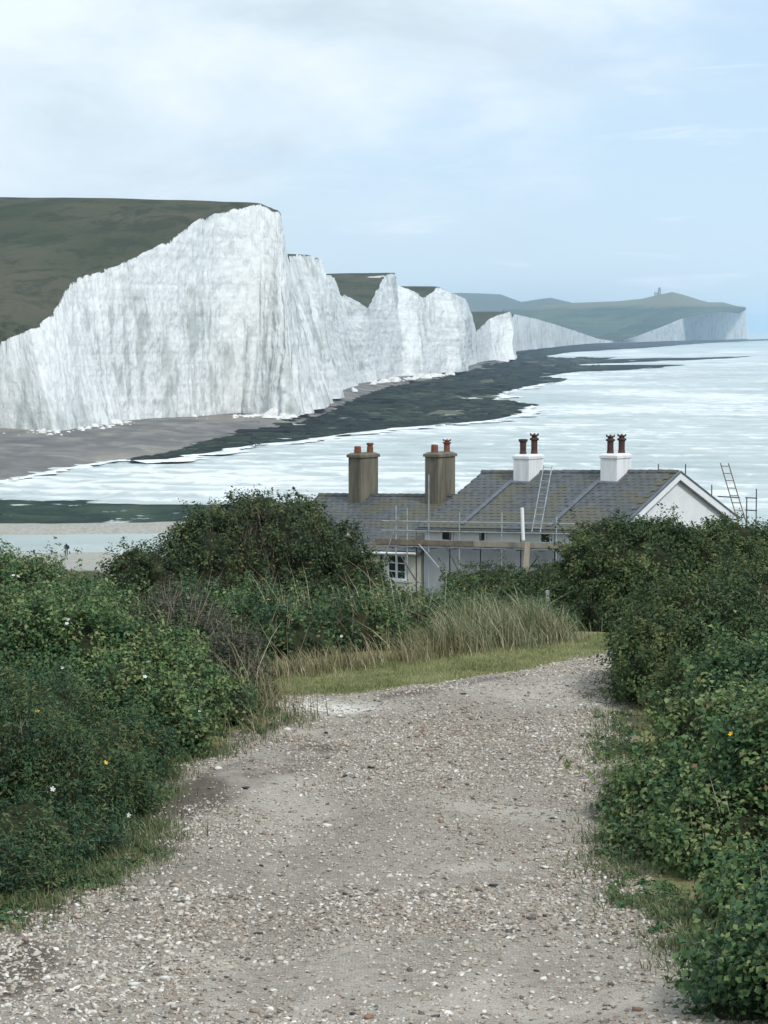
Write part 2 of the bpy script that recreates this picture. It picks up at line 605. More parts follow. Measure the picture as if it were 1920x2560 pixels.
    def leaf(name, stops, rough=0.55, trans=0.25, spec=0.35):
        m, nt, b = base_mat(name, rough, spec)
        t = attr(nt, 'tint')
        c = ramp(nt, t, stops)
        L(nt, c, b.inputs['Base Color'])
        tr = N(nt, 'ShaderNodeBsdfTranslucent')
        L(nt, c, tr.inputs[0])
        mx = N(nt, 'ShaderNodeMixShader', i_0=trans)
        L(nt, b.outputs[0], mx.inputs[1])
        L(nt, tr.outputs[0], mx.inputs[2])
        L(nt, mx.outputs[0], nt.nodes['Material Output'].inputs[0])
        M[name] = m
    leaf('leaf_hawthorn', [(0, (0.020, 0.042, 0.018)), (0.45, (0.044, 0.078, 0.028)), (0.75, (0.088, 0.125, 0.040)), (0.92, (0.16, 0.175, 0.065)), (1, (0.17, 0.11, 0.055))])
    leaf('leaf_bramble', [(0, (0.022, 0.056, 0.026)), (0.4, (0.050, 0.115, 0.042)), (0.75, (0.110, 0.185, 0.062)), (0.93, (0.22, 0.265, 0.105)), (1, (0.20, 0.12, 0.06))])
    leaf('leaf_gorse', [(0, (0.020, 0.056, 0.032)), (0.5, (0.044, 0.100, 0.044)), (0.85, (0.092, 0.145, 0.050)), (1, (0.18, 0.16, 0.06))])
    leaf('leaf_hedge', [(0, (0.020, 0.046, 0.018)), (0.5, (0.050, 0.092, 0.030)), (0.85, (0.110, 0.150, 0.046)), (1, (0.17, 0.165, 0.065))])
    leaf('leaf_twiggy', [(0, (0.036, 0.048, 0.030)), (0.5, (0.075, 0.086, 0.052)), (0.85, (0.145, 0.135, 0.090)), (1, (0.22, 0.18, 0.12))])
    leaf('dry_grass', [(0, (0.10, 0.11, 0.045)), (0.4, (0.20, 0.19, 0.095)), (0.7, (0.37, 0.32, 0.20)), (1, (0.58, 0.51, 0.36))], 0.7, 0.25, 0.2)
    leaf('green_grass', [(0, (0.065, 0.095, 0.038)), (0.5, (0.15, 0.18, 0.085)), (0.85, (0.31, 0.32, 0.20)), (1, (0.50, 0.47, 0.34))], 0.7, 0.25, 0.2)
    leaf('lawn_grass', [(0, (0.12, 0.155, 0.062)), (0.5, (0.235, 0.27, 0.118)), (1, (0.44, 0.43, 0.25))], 0.8, 0.2, 0.15)
    M['inner'] = simple_mat('inner_twigs_shade', (0.020, 0.026, 0.014), (0.045, 0.048, 0.026), 9, 0.95, 0.8, 0.08, 0.05)  # twigs and the shade among them in one dark colour
    M['bark'] = simple_mat('bark', (0.07, 0.058, 0.042), (0.16, 0.135, 0.105), 14, 0.9, 0.4, 0.01)
    M['dry_stem'] = simple_mat('dry_stem', (0.16, 0.135, 0.10), (0.32, 0.28, 0.21), 20, 0.9, 0.1, 0.004)
    M['petal_white'] = simple_mat('petal_white', (0.72, 0.70, 0.70), (0.82, 0.80, 0.80), 30, 0.6, 0)
    M['petal_yellow'] = simple_mat('petal_yellow', (0.72, 0.42, 0.03), (0.85, 0.55, 0.05), 30, 0.6, 0)
    # cottages
    M['wall_white'] = simple_mat('white_render', (0.66, 0.68, 0.69), (0.80, 0.81, 0.81), 1.2, 0.85, 0.15, 0.01)
    M['wall_shaded'] = simple_mat('shaded_white_render', (0.34, 0.36, 0.38), (0.50, 0.52, 0.54), 0.8, 0.9, 0.2, 0.01)  # white wall with the scaffold's shade put into its colour
    M['wall_cream'] = simple_mat('cream_render', (0.60, 0.58, 0.47), (0.76, 0.74, 0.62), 1.0, 0.85, 0.15, 0.01)
    M['trim'] = simple_mat('white_paint', (0.74, 0.76, 0.78), (0.83, 0.84, 0.85), 5, 0.5, 0.05, 0.003)
    m, nt, b = base_mat('slate', 0.6, 0.4)
    p = pos(nt)
    info = N(nt, 'ShaderNodeObjectInfo')
    cell = noise(nt, p, 3.4, 1, 0.5, 0, (1, 1, 1.6))
    big = noise(nt, p, 0.55, 4, 0.6, 0.4)
    grain = noise(nt, p, 14, 4, 0.7)
    c = ramp(nt, cell, [(0.3, (0.060, 0.068, 0.074)), (0.5, (0.082, 0.092, 0.098)), (0.7, (0.108, 0.120, 0.130))])
    c = mixc(nt, math_n(nt, 'MULTIPLY', smooth(nt, big, 0.45, 0.60), 0.68), c, (0.115, 0.104, 0.056))
    c = mixc(nt, math_n(nt, 'MULTIPLY', grain, 0.4), c, (0.062, 0.068, 0.070))
    L(nt, c, b.inputs['Base Color'])
    bump(nt, b, grain, 0.4, 0.01)
    M['slate'] = m
    m, nt, b = base_mat('chimney_stained', 0.9, 0.15)
    p = pos(nt)
    st = noise(nt, p, 1.0, 5, 0.65, 0.4, (3.2, 3.2, 0.45))
    c = ramp(nt, st, [(0.3, (0.075, 0.068, 0.050)), (0.5, (0.155, 0.142, 0.108)), (0.72, (0.235, 0.215, 0.165))])
    g = noise(nt, p, 22, 4, 0.7)
    c = mixc(nt, math_n(nt, 'MULTIPLY', g, 0.4), c, (0.10, 0.095, 0.075))
    L(nt, c, b.inputs['Base Color'])
    bump(nt, b, g, 0.4, 0.02)
    M['chimney'] = m
    m, nt, b = base_mat('chimney_white', 0.85, 0.2)
    p = pos(nt)
    st = noise(nt, p, 1.0, 5, 0.65, 0.4, (3.2, 3.2, 0.5), (4, 1, 0))
    c = ramp(nt, st, [(0.3, (0.60, 0.60, 0.59)), (0.55, (0.76, 0.77, 0.77)), (0.75, (0.82, 0.82, 0.82))])
    L(nt, c, b.inputs['Base Color'])
    bump(nt, b, st, 0.2, 0.02)
    M['chimney_white'] = m
    M['terracotta'] = simple_mat('terracotta', (0.11, 0.045, 0.032), (0.24, 0.085, 0.055), 7, 0.8, 0.2, 0.01)
    M['terracotta_dark'] = simple_mat('sooty_terracotta', (0.035, 0.022, 0.020), (0.11, 0.05, 0.038), 6, 0.8, 0.2, 0.01)
    M['lead'] = simple_mat('lead', (0.085, 0.10, 0.12), (0.13, 0.15, 0.175), 4, 0.5, 0.1, 0.01)
    M['galv'] = simple_mat('galvanised_tube', (0.24, 0.28, 0.31), (0.44, 0.48, 0.50), 5, 0.5, 0.05, 0.003, 0.5, 4, 0.2)
    M['dark_tube'] = simple_mat('dull_tube', (0.05, 0.055, 0.06), (0.12, 0.125, 0.13), 5, 0.6, 0.05, 0.003, 0.4, 4, 0.2)
    M['rust'] = simple_mat('rusty_ladder', (0.10, 0.06, 0.035), (0.22, 0.13, 0.07), 6, 0.8, 0.1, 0.003)
    M['board'] = simple_mat('scaffold_board', (0.26, 0.225, 0.175), (0.42, 0.375, 0.30), 3, 0.85, 0.2, 0.005)
    M['board_brown'] = simple_mat('old_scaffold_board', (0.15, 0.115, 0.085), (0.27, 0.22, 0.165), 3, 0.85, 0.2, 0.005)
    M['plastic_white'] = simple_mat('white_plastic', (0.74, 0.75, 0.76), (0.82, 0.82, 0.83), 4, 0.4, 0.02, 0.002)
    m, nt, b = base_mat('window_glass', 0.06, 0.6)
    b.inputs['Base Color'].default_value = (0.018, 0.022, 0.028, 1)
    M['glass'] = m
    M['cloth_dark'] = simple_mat('dark_cloth', (0.012, 0.018, 0.032), (0.025, 0.032, 0.05), 20, 0.9, 0.1, 0.005)
    M['skin'] = simple_mat('skin', (0.42, 0.27, 0.2), (0.48, 0.32, 0.24), 20, 0.6, 0)
    M['far_stone'] = simple_mat('far_stone', (0.20, 0.21, 0.20), (0.30, 0.31, 0.30), 0.2, 0.9, 0)
    M['far_roof'] = simple_mat('far_roof', (0.12, 0.10, 0.09), (0.2, 0.15, 0.13), 0.2, 0.9, 0)


make_materials()

# ------------------------------------------------------------------ ground of the near hill
GY = np.array([-30, 0, 5, 10, 15, 20, 24, 27, 30, 35, 50, 70, 95, 120, 160, 220, 300, 326, 345, 380, 600])
GH = np.array([-0.2, 1.6, 2.4, 3.05, 3.20, 3.31, 3.42, 3.62, 4.1, 5.0, 7.0, 9.3, 11.8, 14.4, 18.2, 24.2, 30.9, 32.05, 33.2, 34.5, 36])


def ground_np(x, y):
    x = np.asarray(x, float); y = np.asarray(y, float)
    z = 32.0 - np.interp(y, GY, GH)
    near = sstep(30, 22, y) if False else 1 - sstep(22, 30, y)
    xc = np.interp(y, [0, 10, 20, 27], [-0.35, -0.30, 0.35, 0.9])
    bank = sstep(1.7, 3.4, np.abs(x - xc)) * 0.32 * near
    return z + bank + 0.04 * fbm(x * 0.5, y * 0.5, seed=5) * (1 + sstep(40, 140, y) * 8)


def gz(x, y):
    return float(ground_np([x], [y])[0])


def grid_mesh(name, xs, ys, zf, **kw):
    X, Y = np.meshgrid(xs, ys)
    Z = zf(X, Y)
    nx, ny = len(xs), len(ys)
    V = np.stack([X.ravel(), Y.ravel(), Z.ravel()], 1)
    i = np.arange((ny - 1) * (nx - 1))
    r, c = i // (nx - 1), i % (nx - 1)
    a = r * nx + c
    Fq = np.stack([a, a + 1, a + nx + 1, a + nx], 1)
    return V, Fq


def build_ground():
    xs = np.unique(np.concatenate([np.linspace(-320, -40, 30), np.linspace(-40, 40, 121), np.linspace(40, 320, 30)]))
    ys = np.unique(np.concatenate([np.linspace(-30, 60, 150), np.linspace(60, 345, 70)]))

    def zf(X, Y):
        z = ground_np(X, Y)
        inside = (1 - sstep(3.9, 4.3, np.abs(X))) * sstep(1.6, 2.2, Y) * (1 - sstep(31.2, 31.8, Y))
        return z - 0.25 * inside
    V, Fq = grid_mesh('ground', xs, ys, zf)
    o = obj('ground', mesh_np('ground', V, Fq, smooth_shade=True), M['ground'])
    tag(o, 'scrubby hillside falling away to the shingle shore', kind='structure')


build_ground()

# outline of the gravel track (photo pixels dropped onto the ground)


def drop(px, py):
    """first ground point on a sight line"""
    rx, rz = ray(px, py)
    ds = np.linspace(6, 60, 2200)
    zz = EYE.z + rz * ds
    g = ground_np(rx * ds, ds)
    k = np.argmax(zz < g)
    return float(rx * ds[k]), float(ds[k])


left_px = [(-160, 2420), (0, 2325), (180, 2230), (380, 2130), (345, 1985), (430, 1925), (560, 1880), (705, 1795), (690, 1742)]
right_px = [(1990, 2600), (1800, 2420), (1680, 2300), (1540, 2170), (1530, 1975), (1520, 1810), (1550, 1670), (1560, 1610)]
LE = np.array([drop(*p) for p in left_px])
RE = np.array([drop(*p) for p in right_px])


def track_edges(y):
    xl = np.interp(y, LE[:, 1], LE[:, 0])
    xr = np.interp(y, RE[:, 1], RE[:, 0])
    return xl, xr


lawn_px_near = [(560, 1742), (690, 1740), (820, 1732), (960, 1728), (1060, 1715), (1180, 1690), (1330, 1668), (1480, 1645), (1560, 1625)]
LN = np.array([drop(*p) for p in lawn_px_near])


def lawn_front(x):
    return np.interp(x, LN[:, 0], LN[:, 1])


def track_z(X, Y):
    z = ground_np(X, Y)
    rut = -0.035 * np.exp(-((X - np.interp(Y, [8, 20], [-0.75, -0.3])) / 0.28) ** 2) - 0.03 * np.exp(-((X - np.interp(Y, [8, 20], [0.65, 1.0])) / 0.3) ** 2)
    return z + 0.022 * fbm(X * 1.7, Y * 1.7, seed=21) + 0.008 * fbm(X * 9, Y * 9, seed=22) + rut * (1 - sstep(19, 23, Y))


def build_track():
    xs = np.linspace(-4.2, 4.2, 150)
    ys = np.concatenate([np.linspace(1.8, 8, 24), np.linspace(8.1, 31.5, 330)])
    V, Fq = grid_mesh('t', xs, ys, track_z)
    x, y = V[:, 0], V[:, 1]
    xl, xr = track_edges(y)
    wob = 0.18 * fbm(x * 2.2, y * 2.2, seed=31)
    out = np.maximum(xl - x, x - xr) + wob
    front = lawn_front(x)
    wl = 0.30 * fbm(x * 1.6, y * 1.6, seed=33, oct=5)
    lawn = sstep(-0.15, 0.22, y - front + wl * 1.6)
    turf = np.maximum(sstep(0.0, 0.22, out) * (y < 24), lawn)
    # trodden dark soil along the foot of the left bank and before the grass
    band_pts = np.array([drop(*q) for q in ((350, 2075), (440, 2015), (540, 1970), (640, 1920), (745, 1872))])
    dmin = np.full(len(x), 9.0)
    for q in range(len(band_pts) - 1):
        p0, p1 = band_pts[q], band_pts[q + 1]
        e = p1 - p0
        t = np.clip(((x - p0[0]) * e[0] + (y - p0[1]) * e[1]) / (e @ e), 0, 1)
        dmin = np.minimum(dmin, np.hypot(x - p0[0] - t * e[0], (y - p0[1] - t * e[1]) * 0.55))
    soil = 1.45 * np.exp(-(dmin / 0.30) ** 2)
    soil = np.maximum(soil, 0.8 * np.exp(-((out + 0.02) / 0.16) ** 2) * (x < 0.2) * (y < 20))
    sx, sy = drop(40, 2420)
    soil = np.maximum(soil, 0.9 * np.exp(-(((x - sx) / 0.30) ** 2 + ((y - sy) / 0.8) ** 2)))
    band = np.exp(-((y - front + 0.42 + 0.5 * wl) / 0.30) ** 2) * sstep(-0.35, 0.1, x) * (1 - sstep(1.3, 1.9, x))
    soil = np.maximum(soil, 0.72 * band)
    sx, sy = drop(950, 1985)
    soil = np.maximum(soil, 0.55 * np.exp(-(((x - sx) / 0.42) ** 2 + ((y - sy) / 0.22) ** 2)))
    soil = 0.9 * sstep(0.30, 0.80, soil + 0.45 * fbm(x * 4, y * 4, seed=35, oct=5, gain=0.65)) * (1 - lawn)
    chx, chy = drop(800, 1760)
    chalky = 1.0 * np.exp(-(((x - chx) / 0.55) ** 2 + ((y - chy) / 0.45) ** 2) ** 1.4)
    c2x, c2y = drop(1400, 1720)
    chalky = np.maximum(chalky, 0.42 * np.exp(-(((x - c2x) / 0.8) ** 2 + ((y - c2y) / 1.2) ** 2)))
    chalky = np.clip(chalky * (0.9 + 0.9 * fbm(x * 3, y * 3, seed=37)), 0, 1) * (1 - lawn)
    me = mesh_np('gravel_track', V, Fq, {'turf': np.clip(turf, 0, 1), 'soil': soil, 'chalky': chalky}, smooth_shade=True)
    o = obj('gravel_track', me, M['track'])
    tag(o, 'pale stony gravel track running down between the bushes', kind='structure')


build_track()

# ------------------------------------------------------------------ sea, shore, reefs


def build_sea():
    ys = np.unique(np.concatenate([np.linspace(290, 900, 380), np.linspace(900, 1900, 220), np.geomspace(1900, 8000, 90), np.geomspace(8000, 90000, 30)]))
    cols = 150
    t = np.linspace(-1, 1, cols)
    t = np.sign(t) * (0.55 * np.abs(t) + 0.45 * np.abs(t) ** 6)
    t = t / t.max()
    Yg, Tg = np.meshgrid(ys, t, indexing='ij')
    half = 0.42 * Yg + 30 + np.where(Yg > 8000, (Yg - 8000) * 0.6, 0)
    Xg = Tg * half
    ph = Yg * 0.36 + Xg * 0.045 + 4.0 * fbm(Xg * 0.010, Yg * 0.012, seed=51)
    w1 = np.sin(ph) * (0.5 + 0.5 * fbm(Xg * 0.02, Yg * 0.03, seed=52))
    w2 = fbm(Xg * 0.10, Yg * 0.22, seed=53, oct=3)
    wave = 0.55 * np.maximum(w1, -0.3) + 0.45 * w2
    amp = 0.75 * sstep(360, 470, Yg) + 0.02
    Z = amp * wave * (1 - sstep(2500, 6000, Yg))
    V = np.stack([Xg.ravel(), Yg.ravel(), Z.ravel()], 1)
    nx, ny = cols, len(ys)
    i = np.arange((ny - 1) * (nx - 1))
    r, c = i // (nx - 1), i % (nx - 1)
    a = r * nx + c
    Fq = np.stack([a, a + 1, a + nx + 1, a + nx], 1)
    wv = (wave * 0.5 + 0.5) * (1 - 0.45 * sstep(2500, 6000, Yg))
    wv = wv * sstep(350, 420, Yg)
    o = obj('sea', mesh_np('sea', V, Fq, {'wave': wv.ravel()}, smooth_shade=True), M['sea'])
    tag(o, 'milky pale sea with rows of white breaking waves', kind='structure')


build_sea()


def loft(name, A, B, rows, zfun, material, label, seg=160):
    """sheet between two polylines of plan points"""
    def resample(P):
        P = np.array([(p.x, p.y, p.z) for p in P])
        s = np.linspace(0, len(P) - 1, seg)
        return np.stack([np.interp(s, np.arange(len(P)), P[:, k]) for k in range(3)], 1)
    a, b = resample(A), resample(B)
    V = []
    for k in range(rows + 1):
        t = k / rows
        P = a * (1 - t) + b * t
        P[:, 2] = zfun(t, P)
        V.append(P)
    V = np.concatenate(V)
    i = np.arange(rows * (seg - 1))
    r, c = i // (seg - 1), i % (seg - 1)
    q = r * seg + c
    Fq = np.stack([q, q + seg, q + seg + 1, q + 1], 1)
    o = obj(name, mesh_np(name, V, Fq, smooth_shade=True), material)
    tag(o, label, kind='structure')
    return o


def build_shore():
    base = [(-300, 1085), (-120, 1066), (0, 1060), (137, 1064), (252, 1049), (390, 1042), (504, 1030), (605, 1023), (740, 1028), (800, 1008), (870, 964), (938, 944), (1061, 930), (1145, 921), (1220, 894), (1283, 890)]
    wat = [(-420, 1300), (-150, 1245), (0, 1212), (120, 1184), (230, 1164), (315, 1152), (420, 1138), (520, 1114), (600, 1090), (740, 1067), (830, 1041), (900, 1000), (960, 975), (1080, 955), (1230, 916), (1290, 903)]
    A = [on_level(x, y, 2.5) for x, y in base]
    B = [on_level(x, y, 0.0) for x, y in wat]

    def zf(t, P):
        return 3.2 * (1 - t) ** 0.8 - 0.25 + 0.25 * fbm(P[:, 0] * 0.08, P[:, 1] * 0.08, seed=61) * (1 - t)
    loft('shingle_beach', A, B, 24, zf, M['shingle'], 'grey shingle beach curving along the foot of the white cliffs', 260)
    A = [on_level(x, y, 0.0) for x, y in ((-260, 1312), (0, 1309), (180, 1310), (380, 1307), (620, 1300))]
    B = [on_level(x, y, 0.0) for x, y in ((-260, 1342), (0, 1339), (180, 1337), (380, 1336), (620, 1330))]
    loft('shingle_bar', A, B, 10, lambda t, P: 0.9 * math.sin(math.pi * t) - 0.12 + 0.15 * fbm(P[:, 0] * 0.2, P[:, 1] * 0.2, seed=63), M['pale_shingle'], 'pale shingle bar between the river mouth and the green reef', 120)


build_shore()


def reef(name, pts, z, material, label, jitter=1.2, step=7.0):
    P = []
    n = len(pts)
    for i in range(n):
        a, b = Vector(pts[i]), Vector(pts[(i + 1) % n])
        k = max(1, int((b - a).length / step))
        for j in range(k):
            t = j / k
            p = a.lerp(b, t)
            g = fbm(np.array([p.x * 0.03]), np.array([p.y * 0.12]), seed=71)[0]
            P.append((p.x + jitter * 9 * g, p.y + jitter * 1.6 * g * min(1, (p.y - 835) / 160.0)))
    W = [on_level(x, y, z) for x, y in P]
    co = [Vector((w.x, w.y)) for w in W]
    m = len(co)
    # interior points give the sheet some relief
    poly = np.array([(c.x, c.y) for c in co])
    vs_, es_, fs_, *_ = delaunay_2d_cdt(co, [(i, (i + 1) % m) for i in range(m)], [], 1, 1e-4)
    V = np.array([(v.x, v.y, z) for v in vs_])
    V[:, 2] = z + 0.16 * fbm(V[:, 0] * 0.05, V[:, 1] * 0.05, seed=72)
    fs3 = np.array([f for f in fs_ if len(f) == 3])
    o = obj(name, mesh_np(name, V, fs3), material)
    tag(o, label, kind='structure')


reef_px = [(312, 1147), (420, 1132), (520, 1106), (600, 1078), (740, 1052), (830, 1020), (900, 980), (960, 962), (1080, 942), (1160, 932), (1230, 905), (1290, 892), (1288, 881),
           (1373, 870), (1493, 859), (1595, 856), (1700, 853), (1867, 849), (1975, 846), (1975, 849), (1867, 852.5), (1750, 859), (1600, 870), (1428, 880), (1346, 893), (1430, 895),
           (1545, 893), (1500, 898), (1460, 900), (1600, 896), (1740, 894), (1883, 890), (1800, 896), (1707, 900), (1500, 908), (1410, 913), (1560, 912), (1716, 912), (1637, 920), (1428, 930), (1340, 942),
           (1420, 946), (1380, 957), (1325, 966), (1250, 985), (1235, 999), (1330, 1012), (1300, 1036), (1220, 1053), (1100, 1063), (1000, 1071), (880, 1084), (740, 1105), (640, 1113), (560, 1129), (420, 1151), (330, 1154)]
reef('rock_platform', reef_px, 0.42, M['reef'], 'dark weed covered rock platform reaching out from the cliff foot')
reef('green_reef', [(-300, 1262), (0, 1247), (108, 1253), (262, 1250), (200, 1259), (347, 1261), (466, 1261), (620, 1262), (620, 1306), (380, 1314), (0, 1315), (-300, 1318)], 0.36, M['green_reef'], 'low green weedy reef beyond the shingle bar')


def inside(poly, x, y):
    c = np.zeros(len(x), bool)
    n = len(poly)
    for i in range(n):
        x0, y0 = poly[i]
        x1, y1 = poly[(i + 1) % n]
        if y0 == y1: continue
        c ^= ((y0 > y) != (y1 > y)) & (x < (x1 - x0) * (y - y0) / (y1 - y0) + x0)
    return c


def rock_field(name, pts3, size, tint, material, label, flat):
    bv = np.array([(1, 0, 0), (.3, .9, 0), (-.8, .6, 0), (-.9, -.5, 0), (.2, -1, 0), (.55, .1, 1), (-.4, .3, 1), (-.3, -.5, .9), (.3, -.5, .95)], float)
    bf = np.array([(0, 1, 5), (1, 6, 5), (1, 2, 6), (2, 3, 6), (3, 7, 6), (3, 4, 7), (4, 8, 7), (4, 0, 8), (0, 5, 8), (5, 6, 7), (5, 7, 8)])
    n, k = len(pts3), len(bv)
    S = np.stack([size * RNG.uniform(0.7, 1.7, n), size * RNG.uniform(0.7, 1.7, n), size * flat * RNG.uniform(0.5, 1.4, n)], 1)
    V = bv[None] * (1 + 0.2 * RNG.normal(size=(n, k, 1))) * S[:, None]
    a = RNG.random(n) * 6.283
    c, q = np.cos(a)[:, None], np.sin(a)[:, None]
    V = np.stack([V[..., 0] * c - V[..., 1] * q, V[..., 0] * q + V[..., 1] * c, V[..., 2]], -1) + pts3[:, None]
    Fq = (bf[None] + (np.arange(n) * k)[:, None, None]).reshape(-1, 3)
    o = obj(name, mesh_np(name, V.reshape(-1, 3), Fq, {'tint': np.repeat(tint, k)}), material)
    tag(o, label, kind='stuff')


def build_reef_rocks():
    m, nt, b = base_mat('weedy_rock', 0.9, 0.15)
    t = attr(nt, 'tint')
    L(nt, ramp(nt, t, [(0, (0.006, 0.009, 0.011)), (0.5, (0.016, 0.024, 0.020)), (0.8, (0.040, 0.062, 0.034)), (1, (0.11, 0.115, 0.085))]), b.inputs['Base Color'])
    n = 26000
    x = RNG.uniform(310, 1500, n)
    y = RNG.uniform(885, 1155, n)
    ok = inside(reef_px, x, y) & inside([(p[0], p[1] - 4) for p in reef_px], x, y)
    x, y = x[ok][:4200], y[ok][:4200]
    P = np.array([list(on_level(a, c, 0.3)) for a, c in zip(x, y)])
    size = np.clip(np.exp(RNG.normal(size=len(P)) * 0.5) * 0.0016 * P[:, 1], 0.6, 7)
    tint = np.clip(0.42 + 0.42 * fbm(P[:, 0] / 40, P[:, 1] / 90, seed=73) + 0.2 * RNG.normal(size=len(P)), 0, 1)
    rock_field('reef_rocks', P, size, tint, m, 'dark weedy rock ledges strewn over the rock platform', 0.16)
    # chalk rubble along the cliff foot
    foot = [(0, 1073), (137, 1080), (252, 1062), (320, 1054), (504, 1041), (650, 1037), (735, 1042), (800, 1024), (863, 981), (938, 956), (1061, 941), (1145, 932), (1220, 902), (1283, 901)]
    k = 800
    s_ = RNG.random(k) ** 0.9 * (len(foot) - 1)
    fx = np.interp(s_, np.arange(len(foot)), [p[0] for p in foot])
    fy = np.interp(s_, np.arange(len(foot)), [p[1] for p in foot]) + np.abs(RNG.normal(size=k)) * 4.0 * np.interp(fx, [0, 1280], [1.2, 0.5])
    keep = fbm(fx / 45, fx * 0, seed=75, oct=2) > 0.02
    P = np.array([list(on_level(a, c, 2.2)) for a, c in zip(fx[keep], fy[keep])])
    rock_field('chalk_rubble', P, np.clip(np.exp(RNG.normal(size=len(P)) * 0.6) * 0.00065 * P[:, 1], 0.25, 3), RNG.random(len(P)), simple_mat('chalk_rubble', (0.55, 0.56, 0.54), (0.80, 0.80, 0.78), 0.6, 0.9, 0.2, 0.1), 'white chalk rubble fallen along the foot of the cliffs', 0.6)


build_reef_rocks()


def surf(pxs, label, width, seed):
    """ragged white foam where the waves run out"""
    Q = []
    for (x0, y0), (x1, y1) in zip(pxs[:-1], pxs[1:]):
        k = max(2, int(math.hypot(x1 - x0, (y1 - y0) * 4) / 2.2))
        for j in range(k):
            Q.append((x0 + (x1 - x0) * j / k, y0 + (y1 - y0) * j / k))
    Q = np.array(Q)
    W = np.array([list(on_level(a, c, 0.0)) for a, c in Q])
    d = np.gradient(W[:, :2], axis=0)
    d /= np.linalg.norm(d, axis=1)[:, None] + 1e-9
    nrm = np.stack([d[:, 1], -d[:, 0]], 1)
    arc = np.cumsum(np.linalg.norm(np.gradient(W[:, :2], axis=0), axis=1))
    a = width * np.clip(0.35 + 1.5 * fbm(arc / 16, arc * 0, seed=seed, oct=5, gain=0.65), 0, 2)
    b = width * np.clip(0.25 + 1.2 * fbm(arc / 11, arc * 0 + 5, seed=seed, oct=5, gain=0.65), 0, 2)
    L1 = np.column_stack([W[:, :2] + nrm * a[:, None], np.full(len(W), 0.30)])
    Lc = np.column_stack([W[:, :2], np.full(len(W), 0.62)])
    L2 = np.column_stack([W[:, :2] - nrm * b[:, None], np.full(len(W), 0.30)])
    V = np.concatenate([L1, Lc, L2])
    n = len(W)
    i = np.arange(n - 1)
    Fq = np.concatenate([np.stack([i, i + 1, n + i + 1, n + i], 1), np.stack([n + i, n + i + 1, 2 * n + i + 1, 2 * n + i], 1)])
    o = obj('surf', mesh_np('surf', V, Fq, smooth_shade=True), M['foam'])
    tag(o, label, kind='stuff')


M['foam'] = simple_mat('foam', (0.66, 0.71, 0.73), (0.86, 0.88, 0.89), 0.5, 0.9, 0.3, 0.1)
surf([(-60, 1224), (0, 1211), (60, 1198), (120, 1184), (180, 1174), (230, 1165), (300, 1155), (330, 1156)], 'white wash where small waves run up the shingle beach', 3.2, 141)
surf([(330, 1157), (420, 1154), (560, 1132), (640, 1116), (740, 1108), (880, 1087), (1000, 1074), (1100, 1066), (1220, 1056), (1300, 1040), (1335, 1014), (1240, 1001), (1252, 986), (1330, 967), (1385, 958)], 'white surf breaking along the outer edge of the rock platform', 7.0, 143)
surf([(1180, 1000), (1215, 994), (1250, 991), (1300, 996)], 'patch of white water lying in the notch of the rock platform', 14.0, 145)

# ------------------------------------------------------------------ chalk cliffs and downs
# columns along the coast: foot pixel, brow pixel, distance of the brow
cols = [(-330, 1100, -330, 960, 640), (-150, 1085, -150, 915, 672), (0, 1071, 0, 858, 690), (137, 1078, 75, 823, 690), (170, 1074, 128, 788, 706), (195, 1069, 150, 752, 716), (220, 1065, 162, 722, 728), (252, 1060, 192, 694, 740), (320, 1052, 288, 666, 756),
        (390, 1047, 359, 631, 770), (450, 1043, 428, 596, 786), (504, 1039, 498, 550, 802), (560, 1035, 545, 532, 815), (605, 1033, 613, 517, 826), (650, 1035, 650, 508, 832), (700, 1038, 694, 526, 832),
        (735, 1040, 703, 540, 838), (768, 1035, 714, 610, 858), (800, 1022, 716, 660, 895), (815, 1010, 722, 640, 925), (823, 1004, 735, 637, 955), (845, 990, 776, 638, 1010), (863, 979, 803, 653, 1085), (878, 969, 809, 682, 1140),
        (891, 961, 839, 697, 1215), (905, 958, 850, 729, 1240), (918, 956, 878, 745, 1260), (930, 955, 906, 761, 1280), (938, 954, 920, 771, 1300), (948, 951, 936, 730, 1350), (962, 948, 950, 702, 1385), (980, 944, 965, 687, 1415), (996, 941, 989, 683, 1440),
        (1015, 940, 993, 713, 1495), (1040, 939.5, 1022, 722, 1505), (1061, 939, 1049, 733, 1520), (1075, 936, 1059, 744, 1550), (1094, 932, 1082, 730, 1580), (1112, 931, 1090, 716, 1595), (1145, 930, 1122, 729, 1620),
        (1165, 920, 1162, 747, 1740), (1184, 910, 1178, 786, 1965), (1192, 907, 1189, 828, 2020), (1215, 902, 1206, 812, 2120), (1228, 900, 1221, 797, 2230), (1255, 899, 1249, 785, 2270), (1281, 899, 1274, 780, 2280),
        (1287, 884, 1279, 800, 2800), (1292, 878, 1285, 785, 3060), (1345, 872, 1345, 798, 3440), (1391, 867, 1391, 812, 3830), (1438, 862, 1438, 827, 4330), (1493, 857.5, 1493, 846, 4900), (1525, 856.8, 1525, 851, 5000), (1556, 856, 1556, 850.5, 5080), (1595, 855, 1595, 839, 5260), (1651, 853, 1651, 818, 5600), (1707, 851.5, 1707, 795, 5900),
        (1763, 850, 1763, 782, 6230), (1809, 849, 1809, 778, 6480), (1846, 848, 1846, 783, 6750), (1866, 847.2, 1865, 774, 6960), (1869, 845.5, 1864, 778, 7700), (1850, 843, 1848, 780, 8600)]


